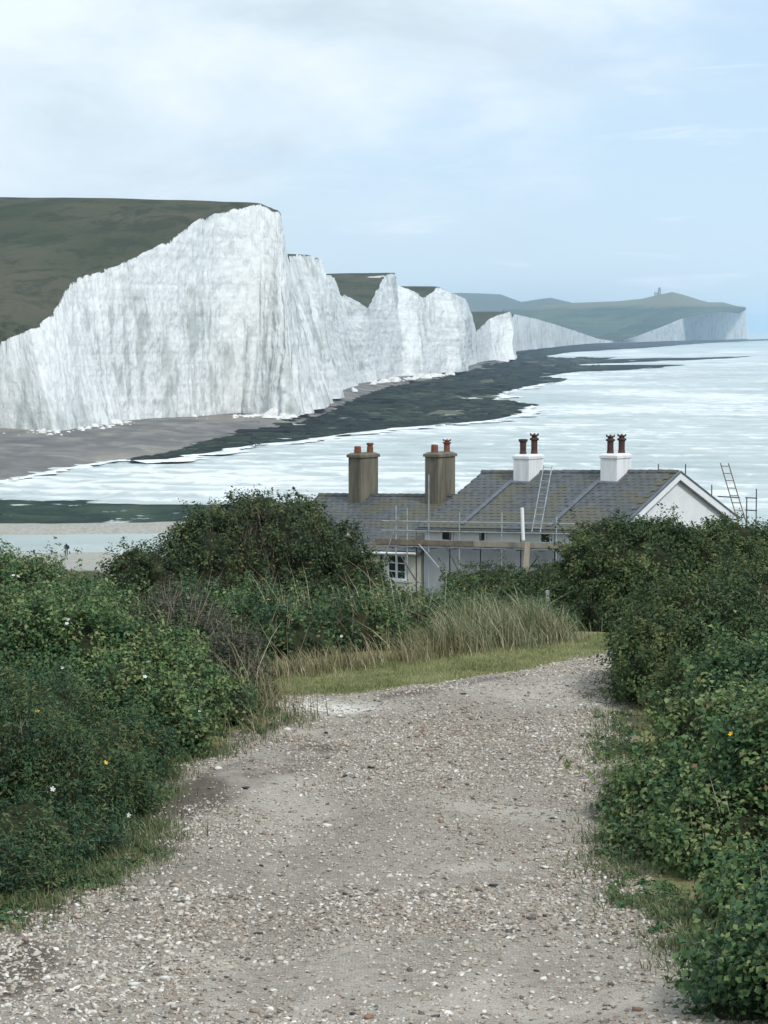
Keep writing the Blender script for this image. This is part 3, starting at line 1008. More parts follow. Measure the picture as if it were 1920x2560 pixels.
def build_cliffs():
    foot = np.array([list(on_level(c[0], c[1], 2.5)) for c in cols])
    brow = np.array([list(at(c[2], c[3], c[4])) for c in cols])
    n = len(cols)
    # samples along the coast: by pixels seen and by metres
    seg = []
    for i in range(n - 1):
        px = abs(cols[i + 1][0] - cols[i][0]) + abs(cols[i + 1][2] - cols[i][2])
        m = np.linalg.norm(foot[i + 1] - foot[i])
        dist = 0.5 * (foot[i, 1] + foot[i + 1, 1])
        seg.append(int(np.clip(max(px / 2.6, m / dist * 900 / 1.4), 3, 90)))
    S = np.concatenate([i + np.arange(k) / k for i, k in enumerate(seg)] + [[n - 1]])

    def samp(P, sm):
        Q = np.stack([np.interp(S, np.arange(n), P[:, k]) for k in range(3)], 1)
        return Q
    fo, br = samp(foot, 0), samp(brow, 0)
    arc = np.concatenate([[0], np.cumsum(np.linalg.norm(np.diff(fo[:, :2], axis=0), axis=1))])
    tang = np.gradient(fo[:, :2], axis=0)
    kk = np.ones(9) / 9
    tang = np.stack([np.convolve(np.pad(tang[:, k], 4, mode='edge'), kk, 'valid') for k in range(2)], 1)
    tang /= np.linalg.norm(tang, axis=1)[:, None] + 1e-9
    out = np.stack([tang[:, 1], -tang[:, 0]], 1)            # towards the sea
    ncol = len(S)
    dist = fo[:, 1]
    # chop into cliffs so that each headland is an object
    cuts = [('chalk_cliff', 0, 18.0, 145, 'tall white chalk cliff with grass slope, nearest of the row'),
            ('chalk_cliff', 18.0, 46.0, 110, 'white fluted chalk cliffs behind the nearest headland'),
            ('chalk_cliff', 46.0, 53.0, 46, 'far low white cliff sloping down to the gap'),
            ('chalk_cliff', 53.0, float(n - 1), 46, 'most distant white cliff below the lighthouse hill')]
    allbrow = np.zeros((ncol, 3))
    for name, s0, s1, rows, label in cuts:
        idx = np.where((S >= s0 - 1e-6) & (S <= s1 + 1e-6))[0]
        v = np.linspace(0, 1, rows)
        Vv, Ii = np.meshgrid(v, idx, indexing='ij')
        A, B = fo[Ii], br[Ii]
        prof = Vv ** 1.0
        P = A * (1 - prof[..., None]) + B * prof[..., None]
        hgt = (B[..., 2] - A[..., 2])
        a = arc[Ii]
        z = P[..., 2]
        sc = np.clip(dist[Ii] / 900.0, 0.8, 3.5)
        flute = fbm(a / (7.0 * sc), z / 70.0 + a / 160, seed=81, oct=4, gain=0.55)
        calm = sstep(-0.25, 0.30, fbm(a / (38.0 * sc), z / 30.0, seed=88, oct=2))
        flute = (-np.abs(flute) * 1.6 + 0.4) * (0.25 + 0.95 * calm)
        big = fbm(a / (30.0 * sc), z / 60.0, seed=82, oct=3)
        rough = fbm(a / 4.2, z / 4.6, seed=83, oct=5, gain=0.62)
        ledge = fbm(a / 60.0, z / 1.8, seed=84, oct=2)
        env = np.minimum(1.0, 0.35 + 2.2 * (1 - Vv))
        hs = np.clip(hgt / 40.0, 0.1, 1.3)
        disp = hs * env * (np.where(S[Ii] < 15.5, 1.15, 2.2) * flute * np.sqrt(sc) + np.where(S[Ii] < 15.5, 2.2, 3.6) * big * np.sqrt(sc)) + hs * (0.62 * rough + 0.16 * ledge)
        disp = disp * np.where(S[Ii] > 46.5, 0.35, 1.0)
        # fallen chalk aprons at the foot
        fans = np.maximum(0, fbm(a / (16.0 * sc), np.zeros_like(a) + 3, seed=85, oct=2) - 0.02)
        disp = disp + hs * fans * 6.0 * np.maximum(0, 0.34 - Vv) ** 1.5 * 3.0
        # the long white buttress at the corner of the nearest headland
        s_here = S[Ii]
        rib_c = 16.05 - 1.55 * np.clip(Vv / 0.62, 0, 1)
        rib = np.exp(-((s_here - rib_c) / 0.20) ** 2) * np.clip(1 - Vv / 0.62, 0, 1) ** 0.8
        disp = disp + 1.2 * rib * (0.7 + 1.2 * rough)
        P = P.copy()
        P[..., 0] += out[Ii][..., 0] * disp
        P[..., 1] += out[Ii][..., 1] * disp
        P[..., 2] += np.where(Vv > 0.97, 0.5 * fbm(a / 4.0, a * 0 + 9, seed=86), 0)
        allbrow[idx] = P[-1]
        nr, nc = P.shape[:2]
        i = np.arange((nr - 1) * (nc - 1))
        r, c = i // (nc - 1), i % (nc - 1)
        q = r * nc + c
        Fq = np.stack([q, q + 1, q + nc + 1, q + nc], 1)
        uv = np.stack([a.ravel() / np.clip(sc.ravel(), 1, 2.2), z.ravel()], 1)
        o = obj(name, mesh_np(name, P.reshape(-1, 3), Fq, {'below_brow': (P[-1:, :, 2] - P[..., 2]).ravel()}, uv=uv), M['chalk'])
        tag(o, label, kind='structure')
    # grass swept inland from the brow
    ts = np.concatenate([[0, 1.2, 3, 6, 10], np.geomspace(15, 900, 26)])
    inl = -out
    # away from the nearest headland the ridges run straight inland
    target = np.stack([np.interp(S, [0, 13, 17, 24, 46, n - 1], [-0.80, -0.80, -0.90, -0.985, -0.95, -0.8]),
                       np.interp(S, [0, 13, 17, 24, 46, n - 1], [0.60, 0.60, 0.43, 0.17, 0.3, 0.6])], 1)
    target /= np.linalg.norm(target, axis=1)[:, None]
    rise = np.interp(S, [0, 5, 9, 13, 15, 17, 18.5, n - 1], [26, 22, 17, 9.5, 5.0, 1.0, 0, 0])
    lim = np.interp(S, [0, 45.5, 46.5, n - 1], [1.0, 1.0, 0.10, 0.10])
    T, I = np.meshgrid(ts, np.arange(ncol), indexing='ij')
    tt = T * lim[I]
    # smooth the brow line inland so that its small notches stay at the edge
    near_i = np.where(S <= 17.0)[0]
    sb = allbrow.copy()
    ks = 91
    kern = np.hanning(ks + 2)[1:-1]
    kern /= kern.sum()
    for q in range(3):
        sb[near_i, q] = np.convolve(np.pad(allbrow[near_i, q], ks // 2, mode='edge'), kern, 'valid')
    tail = 1 - sstep(14.0, 16.5, S)
    sb = allbrow + (sb - allbrow) * tail[:, None]
    wz = sstep(0, 22.0, T)
    Z = allbrow[I][..., 2] * (1 - wz) + sb[I][..., 2] * wz
    X = allbrow[I][..., 0] * (1 - wz) + sb[I][..., 0] * wz + target[I][..., 0] * tt
    Y = allbrow[I][..., 1] * (1 - wz) + sb[I][..., 1] * wz + target[I][..., 1] * tt
    Z = Z + rise[I] * (1 - np.exp(-tt / 75.0)) + 0.25 * np.minimum(tt, 4) * 0.2
    Z = Z + np.clip(tt / 60, 0, 1) * 1.6 * fbm(X / 45, Y / 45, seed=91)
    Z = Z - np.clip(tt - 450, 0, 999) * 0.05
    Pg = np.stack([X, Y, Z], -1)
    keep_cut = [(0, 18.0, 'near grassy down sloping up behind the tallest cliff'), (18.0, 46.0, 'grassy tops behind the further white cliffs'), (46.0, 53.0, 'grass above the far low cliff'), (53.0, float(n - 1), 'grass above the most distant cliff')]
    for s0, s1, label in keep_cut:
        idx = np.where((S >= s0 - 1e-6) & (S <= s1 + 1e-6))[0]
        P = Pg[:, idx]
        nr, nc = P.shape[:2]
        i = np.arange((nr - 1) * (nc - 1))
        r, c = i // (nc - 1), i % (nc - 1)
        q = r * nc + c
        Fq = np.stack([q, q + 1, q + nc + 1, q + nc], 1)
        o = obj('grass_down', mesh_np('grass_down', P.reshape(-1, 3), Fq, smooth_shade=True), M['turf'] if s0 < 40 else M['scrub'])
        tag(o, label, kind='structure')


build_cliffs()


def hill(name, foot_px, ridge_px, dfoot, dridge, dback, material, label, bulge=1.0):
    k = 120
    fx = np.linspace(foot_px[0][0], foot_px[-1][0], k)
    rx = np.linspace(ridge_px[0][0], ridge_px[-1][0], k)
    fy = np.interp(fx, [p[0] for p in foot_px], [p[1] for p in foot_px])
    ry = np.interp(rx, [p[0] for p in ridge_px], [p[1] for p in ridge_px])
    A = np.array([list(at(a, b, dfoot)) for a, b in zip(fx, fy)])
    B = np.array([list(at(a, b, dridge)) for a, b in zip(rx, ry)])
    C = B.copy()
    C[:, 1] = dback
    C[:, 0] *= dback / dridge
    C[:, 2] = 3
    rows = []
    R1, R2 = 36, 10
    for i in range(R1 + 1):
        t = i / R1
        P = A * (1 - t) + B * t
        e = math.sin(t * math.pi / 2) ** bulge
        P[:, 2] = A[:, 2] * (1 - e) + B[:, 2] * e
        P[:, 2] += math.sin(math.pi * t) * 9 * fbm(P[:, 0] / 160, P[:, 1] / 160, seed=95)
        rows.append(P)
    for i in range(1, R2 + 1):
        t = i / R2
        P = B * (1 - t) + C * t
        P[:, 2] = B[:, 2] * (1 - t * t) + C[:, 2] * t * t
        rows.append(P)
    V = np.concatenate(rows)
    nr = len(rows)
    i = np.arange((nr - 1) * (k - 1))
    r, c = i // (k - 1), i % (k - 1)
    q = r * k + c
    Fq = np.stack([q, q + 1, q + k + 1, q + k], 1)
    o = obj(name, mesh_np(name, V, Fq, smooth_shade=True), material)
    tag(o, label, kind='structure')


hill('far_hill', [(1290, 835), (1400, 838), (1500, 850), (1556, 850.5), (1597, 838), (1653, 817), (1709, 794), (1765, 781), (1811, 777), (1848, 781), (1866, 773.5)],
     [(1255, 775), (1330, 768), (1433, 757), (1544, 753), (1605, 747), (1647, 737), (1679, 730), (1707, 737), (1767, 757), (1804, 758), (1841, 769), (1864, 773)], 5900, 6900, 8200, M['scrub'], 'dark scrubby headland hill carrying the lighthouse', 0.9)
hill('far_hill', [(1000, 812), (1150, 812), (1300, 805), (1480, 800)], [(980, 745), (1060, 737), (1150, 733), (1252, 736), (1303, 755), (1377, 745), (1430, 757), (1500, 775)], 7600, 9200, 11500, M['turf'], 'pale distant rounded downs on the skyline', 1.0)

# ------------------------------------------------------------------ lighthouse and far houses


def build_lighthouse():
    d = 6850.0
    b = at(1645, 741, d)
    k = d / F
    r = empty('lighthouse', (b.x, b.y, b.z - 4))
    tag(r, 'small old stone lighthouse tower on the far headland skyline', 'lighthouse')
    MB().lathe(3.5 * k, 0, [(4.6 * k, 0), (4.3 * k, 10 * k), (4.1 * k, 18 * k)], 16).build('tower', M['far_stone'], r)
    MB().lathe(3.5 * k, 0, [(4.6 * k, 18.2 * k), (4.6 * k, 19.4 * k)], 16).build('gallery', M['far_stone'], r)
    MB().lathe(3.5 * k, 0, [(2.8 * k, 19.6 * k), (2.8 * k, 23.5 * k)], 12).build('lantern_room', M['glass'], r)
    MB().lathe(3.5 * k, 0, [(3.0 * k, 23.6 * k), (1.6 * k, 25.8 * k), (0.2 * k, 27 * k)], 12).build('dome', M['far_stone'], r)
    MB().box(-9 * k, -0.9 * k, -4 * k, 4 * k, 0, 13 * k).build('house_wall', M['far_stone'], r)
    MB().box(-9.4 * k, -7.2 * k, -1.2 * k, 1.2 * k, 13.05 * k, 15 * k).build('chimney', M['far_stone'], r)


build_lighthouse()
for i, (px, py, w, h, lab) in enumerate([(1519, 842, 9, 7, 'small far white house at the gap, leftmost of three'), (1546, 839, 7, 11, 'tallest small white house at the gap between the far cliffs'), (1560, 841, 8, 7, 'small far white house at the gap, rightmost of three')]):
    d = 5750.0
    k = d / F
    p = at(px, py + h, d)
    r = empty('far_house', (p.x, p.y, p.z - 3))
    tag(r, lab, 'house', 'houses at the gap')
    MB().box(-w * k / 2, w * k / 2, -4 * k, 4 * k, 0, h * k * 0.7 + 3).build('wall', M['wall_white'], r)
    z0 = h * k * 0.7 + 3.01
    m = MB()
    m.hexa([(-w * k / 2 - .5, -4.5 * k, z0), (w * k / 2 + .5, -4.5 * k, z0), (w * k / 2 + .5, 4.5 * k, z0), (-w * k / 2 - .5, 4.5 * k, z0)],
           [(-w * k / 2 - .5, -.1, z0 + 3 * k), (w * k / 2 + .5, -.1, z0 + 3 * k), (w * k / 2 + .5, .1, z0 + 3 * k), (-w * k / 2 - .5, .1, z0 + 3 * k)])
    m.build('roof', M['far_roof'], r)

# ------------------------------------------------------------------ cottages
TH = math.radians(40)
UX, UY = math.cos(TH), -math.sin(TH)          # along the ridge, towards the right and nearer
D_A = 90.0
A0 = at(1697, 1180, D_A)                       # right end of the main ridge
HALF = 4.35                                    # ridge to eaves, in plan
PIT = 0.475                                    # rise over run
TILT = 0.042                                   # the old ridges sink seawards


def cot(a, b, z):
    """terrace frame to world: a along the ridge (0 at the right gable, negative to the left), b towards the front, z down from the main ridge end"""
    return Vector((A0.x + a * UX - b * math.sin(TH), A0.y + a * UY - b * math.cos(TH), A0.z + z))


def a_for_px(px, b=0.0):
    """a so that the point shows at photo column px"""
    rx = (px - 960.0) / F / (cp + 0.02 * sp)
    lo, hi = -60.0, 20.0
    for _ in range(60):
        m = (lo + hi) / 2
        w = cot(m, b, 0)
        if w.x / w.y > rx: hi = m
        else: lo = m
    return (lo + hi) / 2


A_LEFT = a_for_px(1205)
A_FARL = a_for_px(798)


def px_of(w):
    v = cam_inv @ w
    return 960 + F * v.x / -v.z, 1280 - F * v.y / -v.z


cam_inv = (Matrix.Translation(EYE) @ cam.rotation_euler.to_matrix().to_4x4()).inverted()


def frame_empty(name, a, b, z):
    """Empty at a terrace point, its local x along the ridge and local y towards the back"""
    w = cot(a, b, z)
    return empty(name, w, -TH)


def loc_mb():
    return MB()


def roof_slope(root, par, a0, a1, zr0, zr1, half, pit, sgn, n_parts, rnd):
    """slates on one slope: local x = a, y = -b; zr(a) height of the ridge"""
    cw, ch = 0.34, 0.245
    slope = math.sqrt(1 + pit * pit)
    rows = int(half * slope / ch)
    ncol = int((a1 - a0) / cw)
    me = bpy.data.meshes.new('slate')
    m = MB().box(-cw / 2 + 0.006, cw / 2 - 0.006, -0.02, 0.30, -0.006, 0.006)
    me.from_pydata(m.v, [], m.f)
    me.materials.append(M['slate'])
    spots = []
    for r in range(rows):
        off = (r % 2) * cw / 2
        for c in range(ncol):
            x = a0 + (c + 0.5) * cw + off * 0.98
            if x > a1 - cw / 2 + 0.05: continue
            t = (r * ch + 0.02) / (half * slope)       # from eaves up
            spots.append((x, 1 - t))
    joinV, joinF = [], []
    keep = set(range(len(spots)))
    if n_parts:
        step = len(spots) / n_parts if len(spots) > n_parts else 1
        # the slates nearest the eye: from the right-hand end
        order = sorted(range(len(spots)), key=lambda i: -spots[i][0])
        parts = set(order[:n_parts])
    else:
        parts = set()
    ang = math.atan(pit)
    for i, (x, t) in enumerate(spots):
        run = half * t
        zr = zr0 + (zr1 - zr0) * (x - a0) / (a1 - a0)
        z = zr - run * pit + 0.028 + rnd.uniform(-0.004, 0.006)
        y = -run * sgn
        R = Matrix.Rotation(0 if sgn > 0 else math.pi, 4, 'Z') @ Matrix.Rotation(ang - 0.035 + rnd.uniform(-0.012, 0.012), 4, 'X') @ Matrix.Rotation(rnd.uniform(-0.01, 0.01), 4, 'Z')
        T = Matrix.Translation((x, y, z)) @ R
        if i in parts:
            o = bpy.data.objects.new('slate', me)
            COL.objects.link(o)
            o.parent = par
            o.matrix_local = T
        else:
            k = len(joinV)
            joinV += [tuple(T @ Vector(p)) for p in m.v]
            joinF += [tuple(k + q for q in f) for f in m.f]
    if joinV:
        mj = bpy.data.meshes.new('slates')
        mj.from_pydata(joinV, [], joinF)
        o = obj('slates', mj, M['slate'], par)
        o['kind'] = 'stuff'


def chimney(root, x, y, zroof, ztop, wx, wy, body_mat, pots, potmat, cap=0.06):
    """stack with cap and pots, local coordinates"""
    st = MB().box(x - wx / 2, x + wx / 2, y - wy / 2, y + wy / 2, zroof, ztop - 0.20).build('chimney', body_mat, root, 0.025)
    m = MB()
    m.box(x - wx / 2 - cap, x + wx / 2 + cap, y - wy / 2 - cap, y + wy / 2 + cap, ztop - 0.197, ztop - 0.08)
    m.hexa([(x - wx / 2 - cap, y - wy / 2 - cap, ztop - 0.078), (x + wx / 2 + cap, y - wy / 2 - cap, ztop - 0.078), (x + wx / 2 + cap, y + wy / 2 + cap, ztop - 0.078), (x - wx / 2 - cap, y + wy / 2 + cap, ztop - 0.078)],
           [(x - wx / 2 + .08, y - wy / 2 + .08, ztop), (x + wx / 2 - .08, y - wy / 2 + .08, ztop), (x + wx / 2 - .08, y + wy / 2 - .08, ztop), (x - wx / 2 + .08, y + wy / 2 - .08, ztop)])
    m.build('cap', body_mat, st, 0.015)
    for (px_, py_, h, kind) in pots:
        r = 0.115 if kind != 'tall' else 0.135
        if kind == 'short':
            prof = [(0.16, ztop - 0.02), (0.155, ztop + h * 0.5), (0.145, ztop + h * 0.93), (0.12, ztop + h)]
        elif kind == 'round':
            prof = [(0.15, ztop - 0.02), (0.14, ztop + h * 0.55), (0.12, ztop + h * 0.72), (0.16, ztop + h * 0.82), (0.165, ztop + h * 0.95), (0.13, ztop + h)]
        elif kind == 'tall':
            prof = [(0.15, ztop - 0.02), (0.145, ztop + h * 0.1), (0.125, ztop + h * 0.2), (0.13, ztop + h * 0.72), (0.15, ztop + h * 0.80), (0.185, ztop + h * 0.86), (0.19, ztop + h * 0.97), (0.16, ztop + h)]
        else:  # crown: flared and serrated
            prof = [(0.15, ztop - 0.02), (0.13, ztop + h * 0.2), (0.13, ztop + h * 0.66), (0.19, ztop + h * 0.74), (0.19, ztop + h * 0.80), (0.12, ztop + h * 0.84), (0.10, ztop + h * 0.9), (0.17, ztop + h * 0.95), (0.14, ztop + h)]
        pot = MB().lathe(x + px_, y + py_, prof, 12, 0.03).build('chimney_pot', potmat, st)
        if kind == 'crown':
            mm = MB()
            for k in range(6):
                t = k * math.pi / 3
                mm.tube((x + px_ + .15 * math.cos(t), y + py_ + .15 * math.sin(t), ztop + h * .94), (x + px_ + .19 * math.cos(t), y + py_ + .19 * math.sin(t), ztop + h * 1.06), 0.035, 0.02, 5)
            mm.build('pot_crown', potmat, st)
    return st


def cottage(name, label, a0, a1, zr, wall_bottom, wall_front, n_slates, seed, drop_front=0.0):
    """block from a0 to a1 (a0 < a1); zr: ridge height at a1 in the terrace frame, sinking to the left by TILT"""
    rnd = random.Random(seed)
    root = frame_empty(name, a1, 0, wall_bottom)
    tag(root, label, 'cottage', None)
    ln = a1 - a0
    z1 = zr - wall_bottom
    z0 = z1 - TILT * ln
    rf = MB()
    e = HALF
    th = 0.10
    for s in (1, -1):
        rf.hexa([(-ln, -e * s, z0 - e * PIT - th), (0, -e * s, z1 - e * PIT - th), (0, 0, z1 - th), (-ln, 0, z0 - th)],
                [(-ln, -e * s, z0 - e * PIT), (0, -e * s, z1 - e * PIT), (0, 0, z1), (-ln, 0, z0)])
    roof = rf.build('roof', M['slate'], root)
    roof_slope(root, roof, -ln, 0, z0, z1, HALF, PIT, 1, n_slates, rnd)
    roof_slope(root, roof, -ln, 0, z0, z1, HALF, PIT, -1, 0, rnd)
    # ridge tiles
    k = int(ln / 0.45)
    me = bpy.data.meshes.new('ridge_tile')
    m = MB().hexa([(0.0, -0.14, -0.05), (0.44, -0.14, -0.05), (0.44, 0.14, -0.05), (0, 0.14, -0.05)], [(0, -0.03, 0.06), (0.44, -0.03, 0.06), (0.44, 0.03, 0.06), (0, 0.03, 0.06)])
    me.from_pydata(m.v, [], m.f)
    me.materials.append(M['slate'])
    for i in range(k):
        o = bpy.data.objects.new('ridge_tile', me)
        COL.objects.link(o)
        o.parent = roof
        x = -ln + i * ln / k
        o.location = (x, 0, z0 + (z1 - z0) * (x + ln) / ln + 0.045 + rnd.uniform(-.006, .006))
    # walls
    we = HALF - 0.32
    w = MB()
    w.hexa([(-ln + .15, -we, 0), (-.15, -we, 0), (-.15, -we + .3, 0), (-ln + .15, -we + .3, 0)],
           [(-ln + .15, -we, z0 - e * PIT - .02), (-.15, -we, z1 - e * PIT - .02), (-.15, -we + .3, z1 - e * PIT - .02), (-ln + .15, -we + .3, z0 - e * PIT - .02)])
    w.build('front_wall', wall_front, root)
    w = MB()
    w.hexa([(-ln + .15, we - .3, 0), (-.15, we - .3, 0), (-.15, we, 0), (-ln + .15, we, 0)],
           [(-ln + .15, we - .3, z0 - e * PIT - .02), (-.15, we - .3, z1 - e * PIT - .02), (-.15, we, z1 - e * PIT - .02), (-ln + .15, we, z0 - e * PIT - .02)])
    w.build('back_wall', M['wall_white'], root)
    return root, ln, z0, z1, we


# main taller block
G_MAIN = -7.2
main, LNM, MZ0, MZ1, WE = cottage('cottage', 'taller slate roofed white cottage with two white chimneys and scaffolding', A_LEFT, 0.0, 0.0, G_MAIN, M['wall_white'], 300, 3)


def gable_wall(root, x, z_r, we, material, thick=0.3):
    m = MB()
    zt = lambda y: z_r - abs(y) * PIT - 0.13
    pts = [(-we, 0), (we, 0), (we, zt(we)), (0, zt(0)), (-we, zt(we))]
    n = len(m.v)
    for xx in (x, x - thick):
        m.v += [(xx, p[0], p[1]) for p in pts]
    m.f += [tuple(n + i for i in range(5)), tuple(n + 9 - i for i in range(5))]
    for i in range(5):
        j = (i + 1) % 5
        m.f.append((n + i, n + 5 + i, n + 5 + j, n + j))
    return m.build('gable_wall', material, root)


gable_wall(main, -0.12, MZ1, WE + 0.003, M['wall_white'])
gable_wall(main, -LNM + 0.45, MZ0, WE + 0.003, M['wall_white'])
# bargeboards on the right gable
for s in (1, -1):
    m = MB()
    e = HALF + 0.05
    m.hexa([(0.02, -e * s, MZ1 - e * PIT - 0.30), (0.09, -e * s, MZ1 - e * PIT - 0.30), (0.09, 0, MZ1 - 0.30), (0.02, 0, MZ1 - 0.30)],
           [(0.02, -e * s, MZ1 - e * PIT - 0.02), (0.09, -e * s, MZ1 - e * PIT - 0.02), (0.09, 0, MZ1 - 0.02), (0.02, 0, MZ1 - 0.02)])
    m.build('bargeboard', M['trim'], main)
    m = MB()
    m.hexa([(0.0, -e * s, MZ1 - e * PIT - 0.018), (0.12, -e * s, MZ1 - e * PIT - 0.018), (0.12, 0, MZ1 - 0.018), (0.0, 0, MZ1 - 0.018)],
           [(0.0, -e * s, MZ1 - e * PIT + 0.05), (0.12, -e * s, MZ1 - e * PIT + 0.05), (0.12, 0, MZ1 + 0.05), (0.0, 0, MZ1 + 0.05)])
    m.build('verge', M['lead'], main)
# panel coloured grey for the shade below the scaffold boards, gutter, windows
m = MB()
m.hexa([(-LNM + .16, -WE - .06, 0), (-.2, -WE - .06, 0), (-.2, -WE - .003, 0), (-LNM + .16, -WE - .003, 0)],
       [(-LNM + .16, -WE - .06, MZ0 - HALF * PIT - .62), (-.2, -WE - .06, MZ1 - HALF * PIT - .62), (-.2, -WE - .003, MZ1 - HALF * PIT - .62), (-LNM + .16, -WE - .003, MZ0 - HALF * PIT - .62)])
m.build('wall_shade_panel', M['wall_shaded'], main)
g = MB().tube((-LNM - .05, -HALF - .05, MZ0 - HALF * PIT - .07), (0.05, -HALF - .05, MZ1 - HALF * PIT - .07), 0.055, None, 8)
g.build('gutter', M['dark_tube'], main)


def add_window(root, x, w, ztop, h, y, frame_mat, mull=1, name='window', trans=False):
    f = MB()
    t = 0.07
    f.box(x - w / 2, x + w / 2, y - .05, y - .004, ztop - t, ztop)
    f.box(x - w / 2, x + w / 2, y - .05, y - .004, ztop - h, ztop - h + t)
    f.box(x - w / 2, x - w / 2 + t, y - .05, y - .004, ztop - h + t + .001, ztop - t - .001)
    f.box(x + w / 2 - t, x + w / 2, y - .05, y - .004, ztop - h + t + .001, ztop - t - .001)
    wo = f.build(name, frame_mat, root)
    for k in range(1, mull + 1):
        cx = x - w / 2 + w * k / (mull + 1)
        MB().box(cx - .04, cx + .04, y - .052, y - .006, ztop - h + t + .001, ztop - t - .001).build('mullion', frame_mat, wo)
    if trans:
        for k in (1, 2):
            zz = ztop - h * k / 3
            MB().box(x - w / 2 + t + .001, x + w / 2 - t - .001, y - .042, y - .008, zz - .02, zz + .02).build('glazing_bar', frame_mat, wo)
    for k in range(mull + 1):
        x0 = x - w / 2 + w * k / (mull + 1) + 0.035
        x1 = x - w / 2 + w * (k + 1) / (mull + 1) - 0.035
        MB().box(x0, x1, y - .022, y - .0045, ztop - h + t, ztop - t).build('pane', M['glass'], wo)
    MB().box(x - w / 2 - .06, x + w / 2 + .06, y - .12, y - .002, ztop - h - .07, ztop - h - .003).build('sill', frame_mat, wo)
    return wo


def zmain(x):
    return MZ1 + TILT * x - HALF * PIT


for pxw, w_, mat_ in ((1119, 0.62, 'trim'), (1207, 0.42, 'trim'), (1366, 0.55, 'trim')):
    x = a_for_px(pxw, WE)
    add_window(main, x, w_, zmain(x) - .10, 0.46, -WE, M[mat_], 0)


def zridge_main(x):
    return MZ1 + TILT * x


x3 = a_for_px(1332)
x4 = a_for_px(1550)
for x, kinds in ((x3, (('tall', 0.62), ('crown', 0.80))), (x4, (('crown', 0.70), ('crown', 0.72)))):
    zt = zridge_main(x) + 0.78
    (k1, h1), (k2, h2) = kinds
    chimney(main, x, -0.30, zridge_main(x) - 0.75, zt, 0.82, 1.02, M['chimney_white'], [(-0.12, -0.22, h1, k1), (0.10, 0.26, h2, k2)], M['terracotta_dark'], 0.03)
    MB().hexa([(x - .52, -.95, zridge_main(x) - .95 * PIT + .03), (x + .52, -.95, zridge_main(x) - .95 * PIT + .03), (x + .52, -.12, zridge_main(x) - .12 * PIT + .03), (x - .52, -.12, zridge_main(x) - .12 * PIT + .03)],
              [(x - .52, -.95, zridge_main(x) - .95 * PIT + .065), (x + .52, -.95, zridge_main(x) - .95 * PIT + .065), (x + .52, -.12, zridge_main(x) - .12 * PIT + .065), (x - .52, -.12, zridge_main(x) - .12 * PIT + .065)]).build('flashing', M['lead'], main)
    # lead strip running down the slope beside the stack
    MB().hexa([(x - .62, -HALF + .2, zridge_main(x) - (HALF - .2) * PIT + .045), (x - .40, -HALF + .2, zridge_main(x) - (HALF - .2) * PIT + .045), (x - .40, -.2, zridge_main(x) - .2 * PIT + .045), (x - .62, -.2, zridge_main(x) - .2 * PIT + .045)],
              [(x - .62, -HALF + .2, zridge_main(x) - (HALF - .2) * PIT + .06), (x - .40, -HALF + .2, zridge_main(x) - (HALF - .2) * PIT + .06), (x - .40, -.2, zridge_main(x) - .2 * PIT + .06), (x - .62, -.2, zridge_main(x) - .2 * PIT + .06)]).build('lead_strip', M['lead'], main)

# lower block to the left
w_probe = cot(A_LEFT, 0, 0)
zl = at(1150, 1236, w_probe.y + 1.0).z - A0.z
G_LOW = -8.0
low, LNL, LZ0, LZ1, WEL = cottage('cottage', 'lower slate roofed cream cottage with two tall brown chimneys', A_FARL, A_LEFT + 0.1, zl, G_LOW, M['wall_cream'], 300, 5)
gable_wall(low, -LNL + 0.45, LZ0, WEL + 0.003, M['wall_cream'])
MB().tube((-LNL - .05, -HALF - .05, LZ0 - HALF * PIT - .07), (-.1, -HALF - .05, LZ1 - HALF * PIT - .07), 0.06, None, 8).build('gutter', M['trim'], low)


def loc_low(px, b):
    return a_for_px(px, b) - (A_LEFT + 0.1)


xw = loc_low(994, WEL)
add_window(low, xw, 1.0, LZ1 + TILT * xw - HALF * PIT - 0.14, 1.05, -WEL, M['trim'], 1, 'window', True)
MB().tube((xw - .85, -WEL - .06, 0), (xw - .85, -WEL - .06, LZ1 + TILT * xw - HALF * PIT - .1), 0.04).build('downpipe', M['dark_tube'], low)
for pxc, pots in ((912, [(-0.02, -0.36, 0.30, 'short'), (0.05, 0.40, 0.42, 'round')]), (1104, [(-0.02, -0.36, 0.33, 'short'), (0.05, 0.40, 0.50, 'crown')])):
    x = loc_low(pxc, 0)
    zz = LZ1 + TILT * x
    chimney(low, x, -0.10, zz - 0.75, zz + 1.90, 0.74, 1.18, M['chimney'], pots, M['terracotta'], 0.06)

# ------------------------------------------------------------------ scaffolding
T = 0.025


def tube_part(name, parent, p, q, r=T, material=None):
    return MB().tube(p, q, r, None, 7).build(name, material or M['galv'], parent)


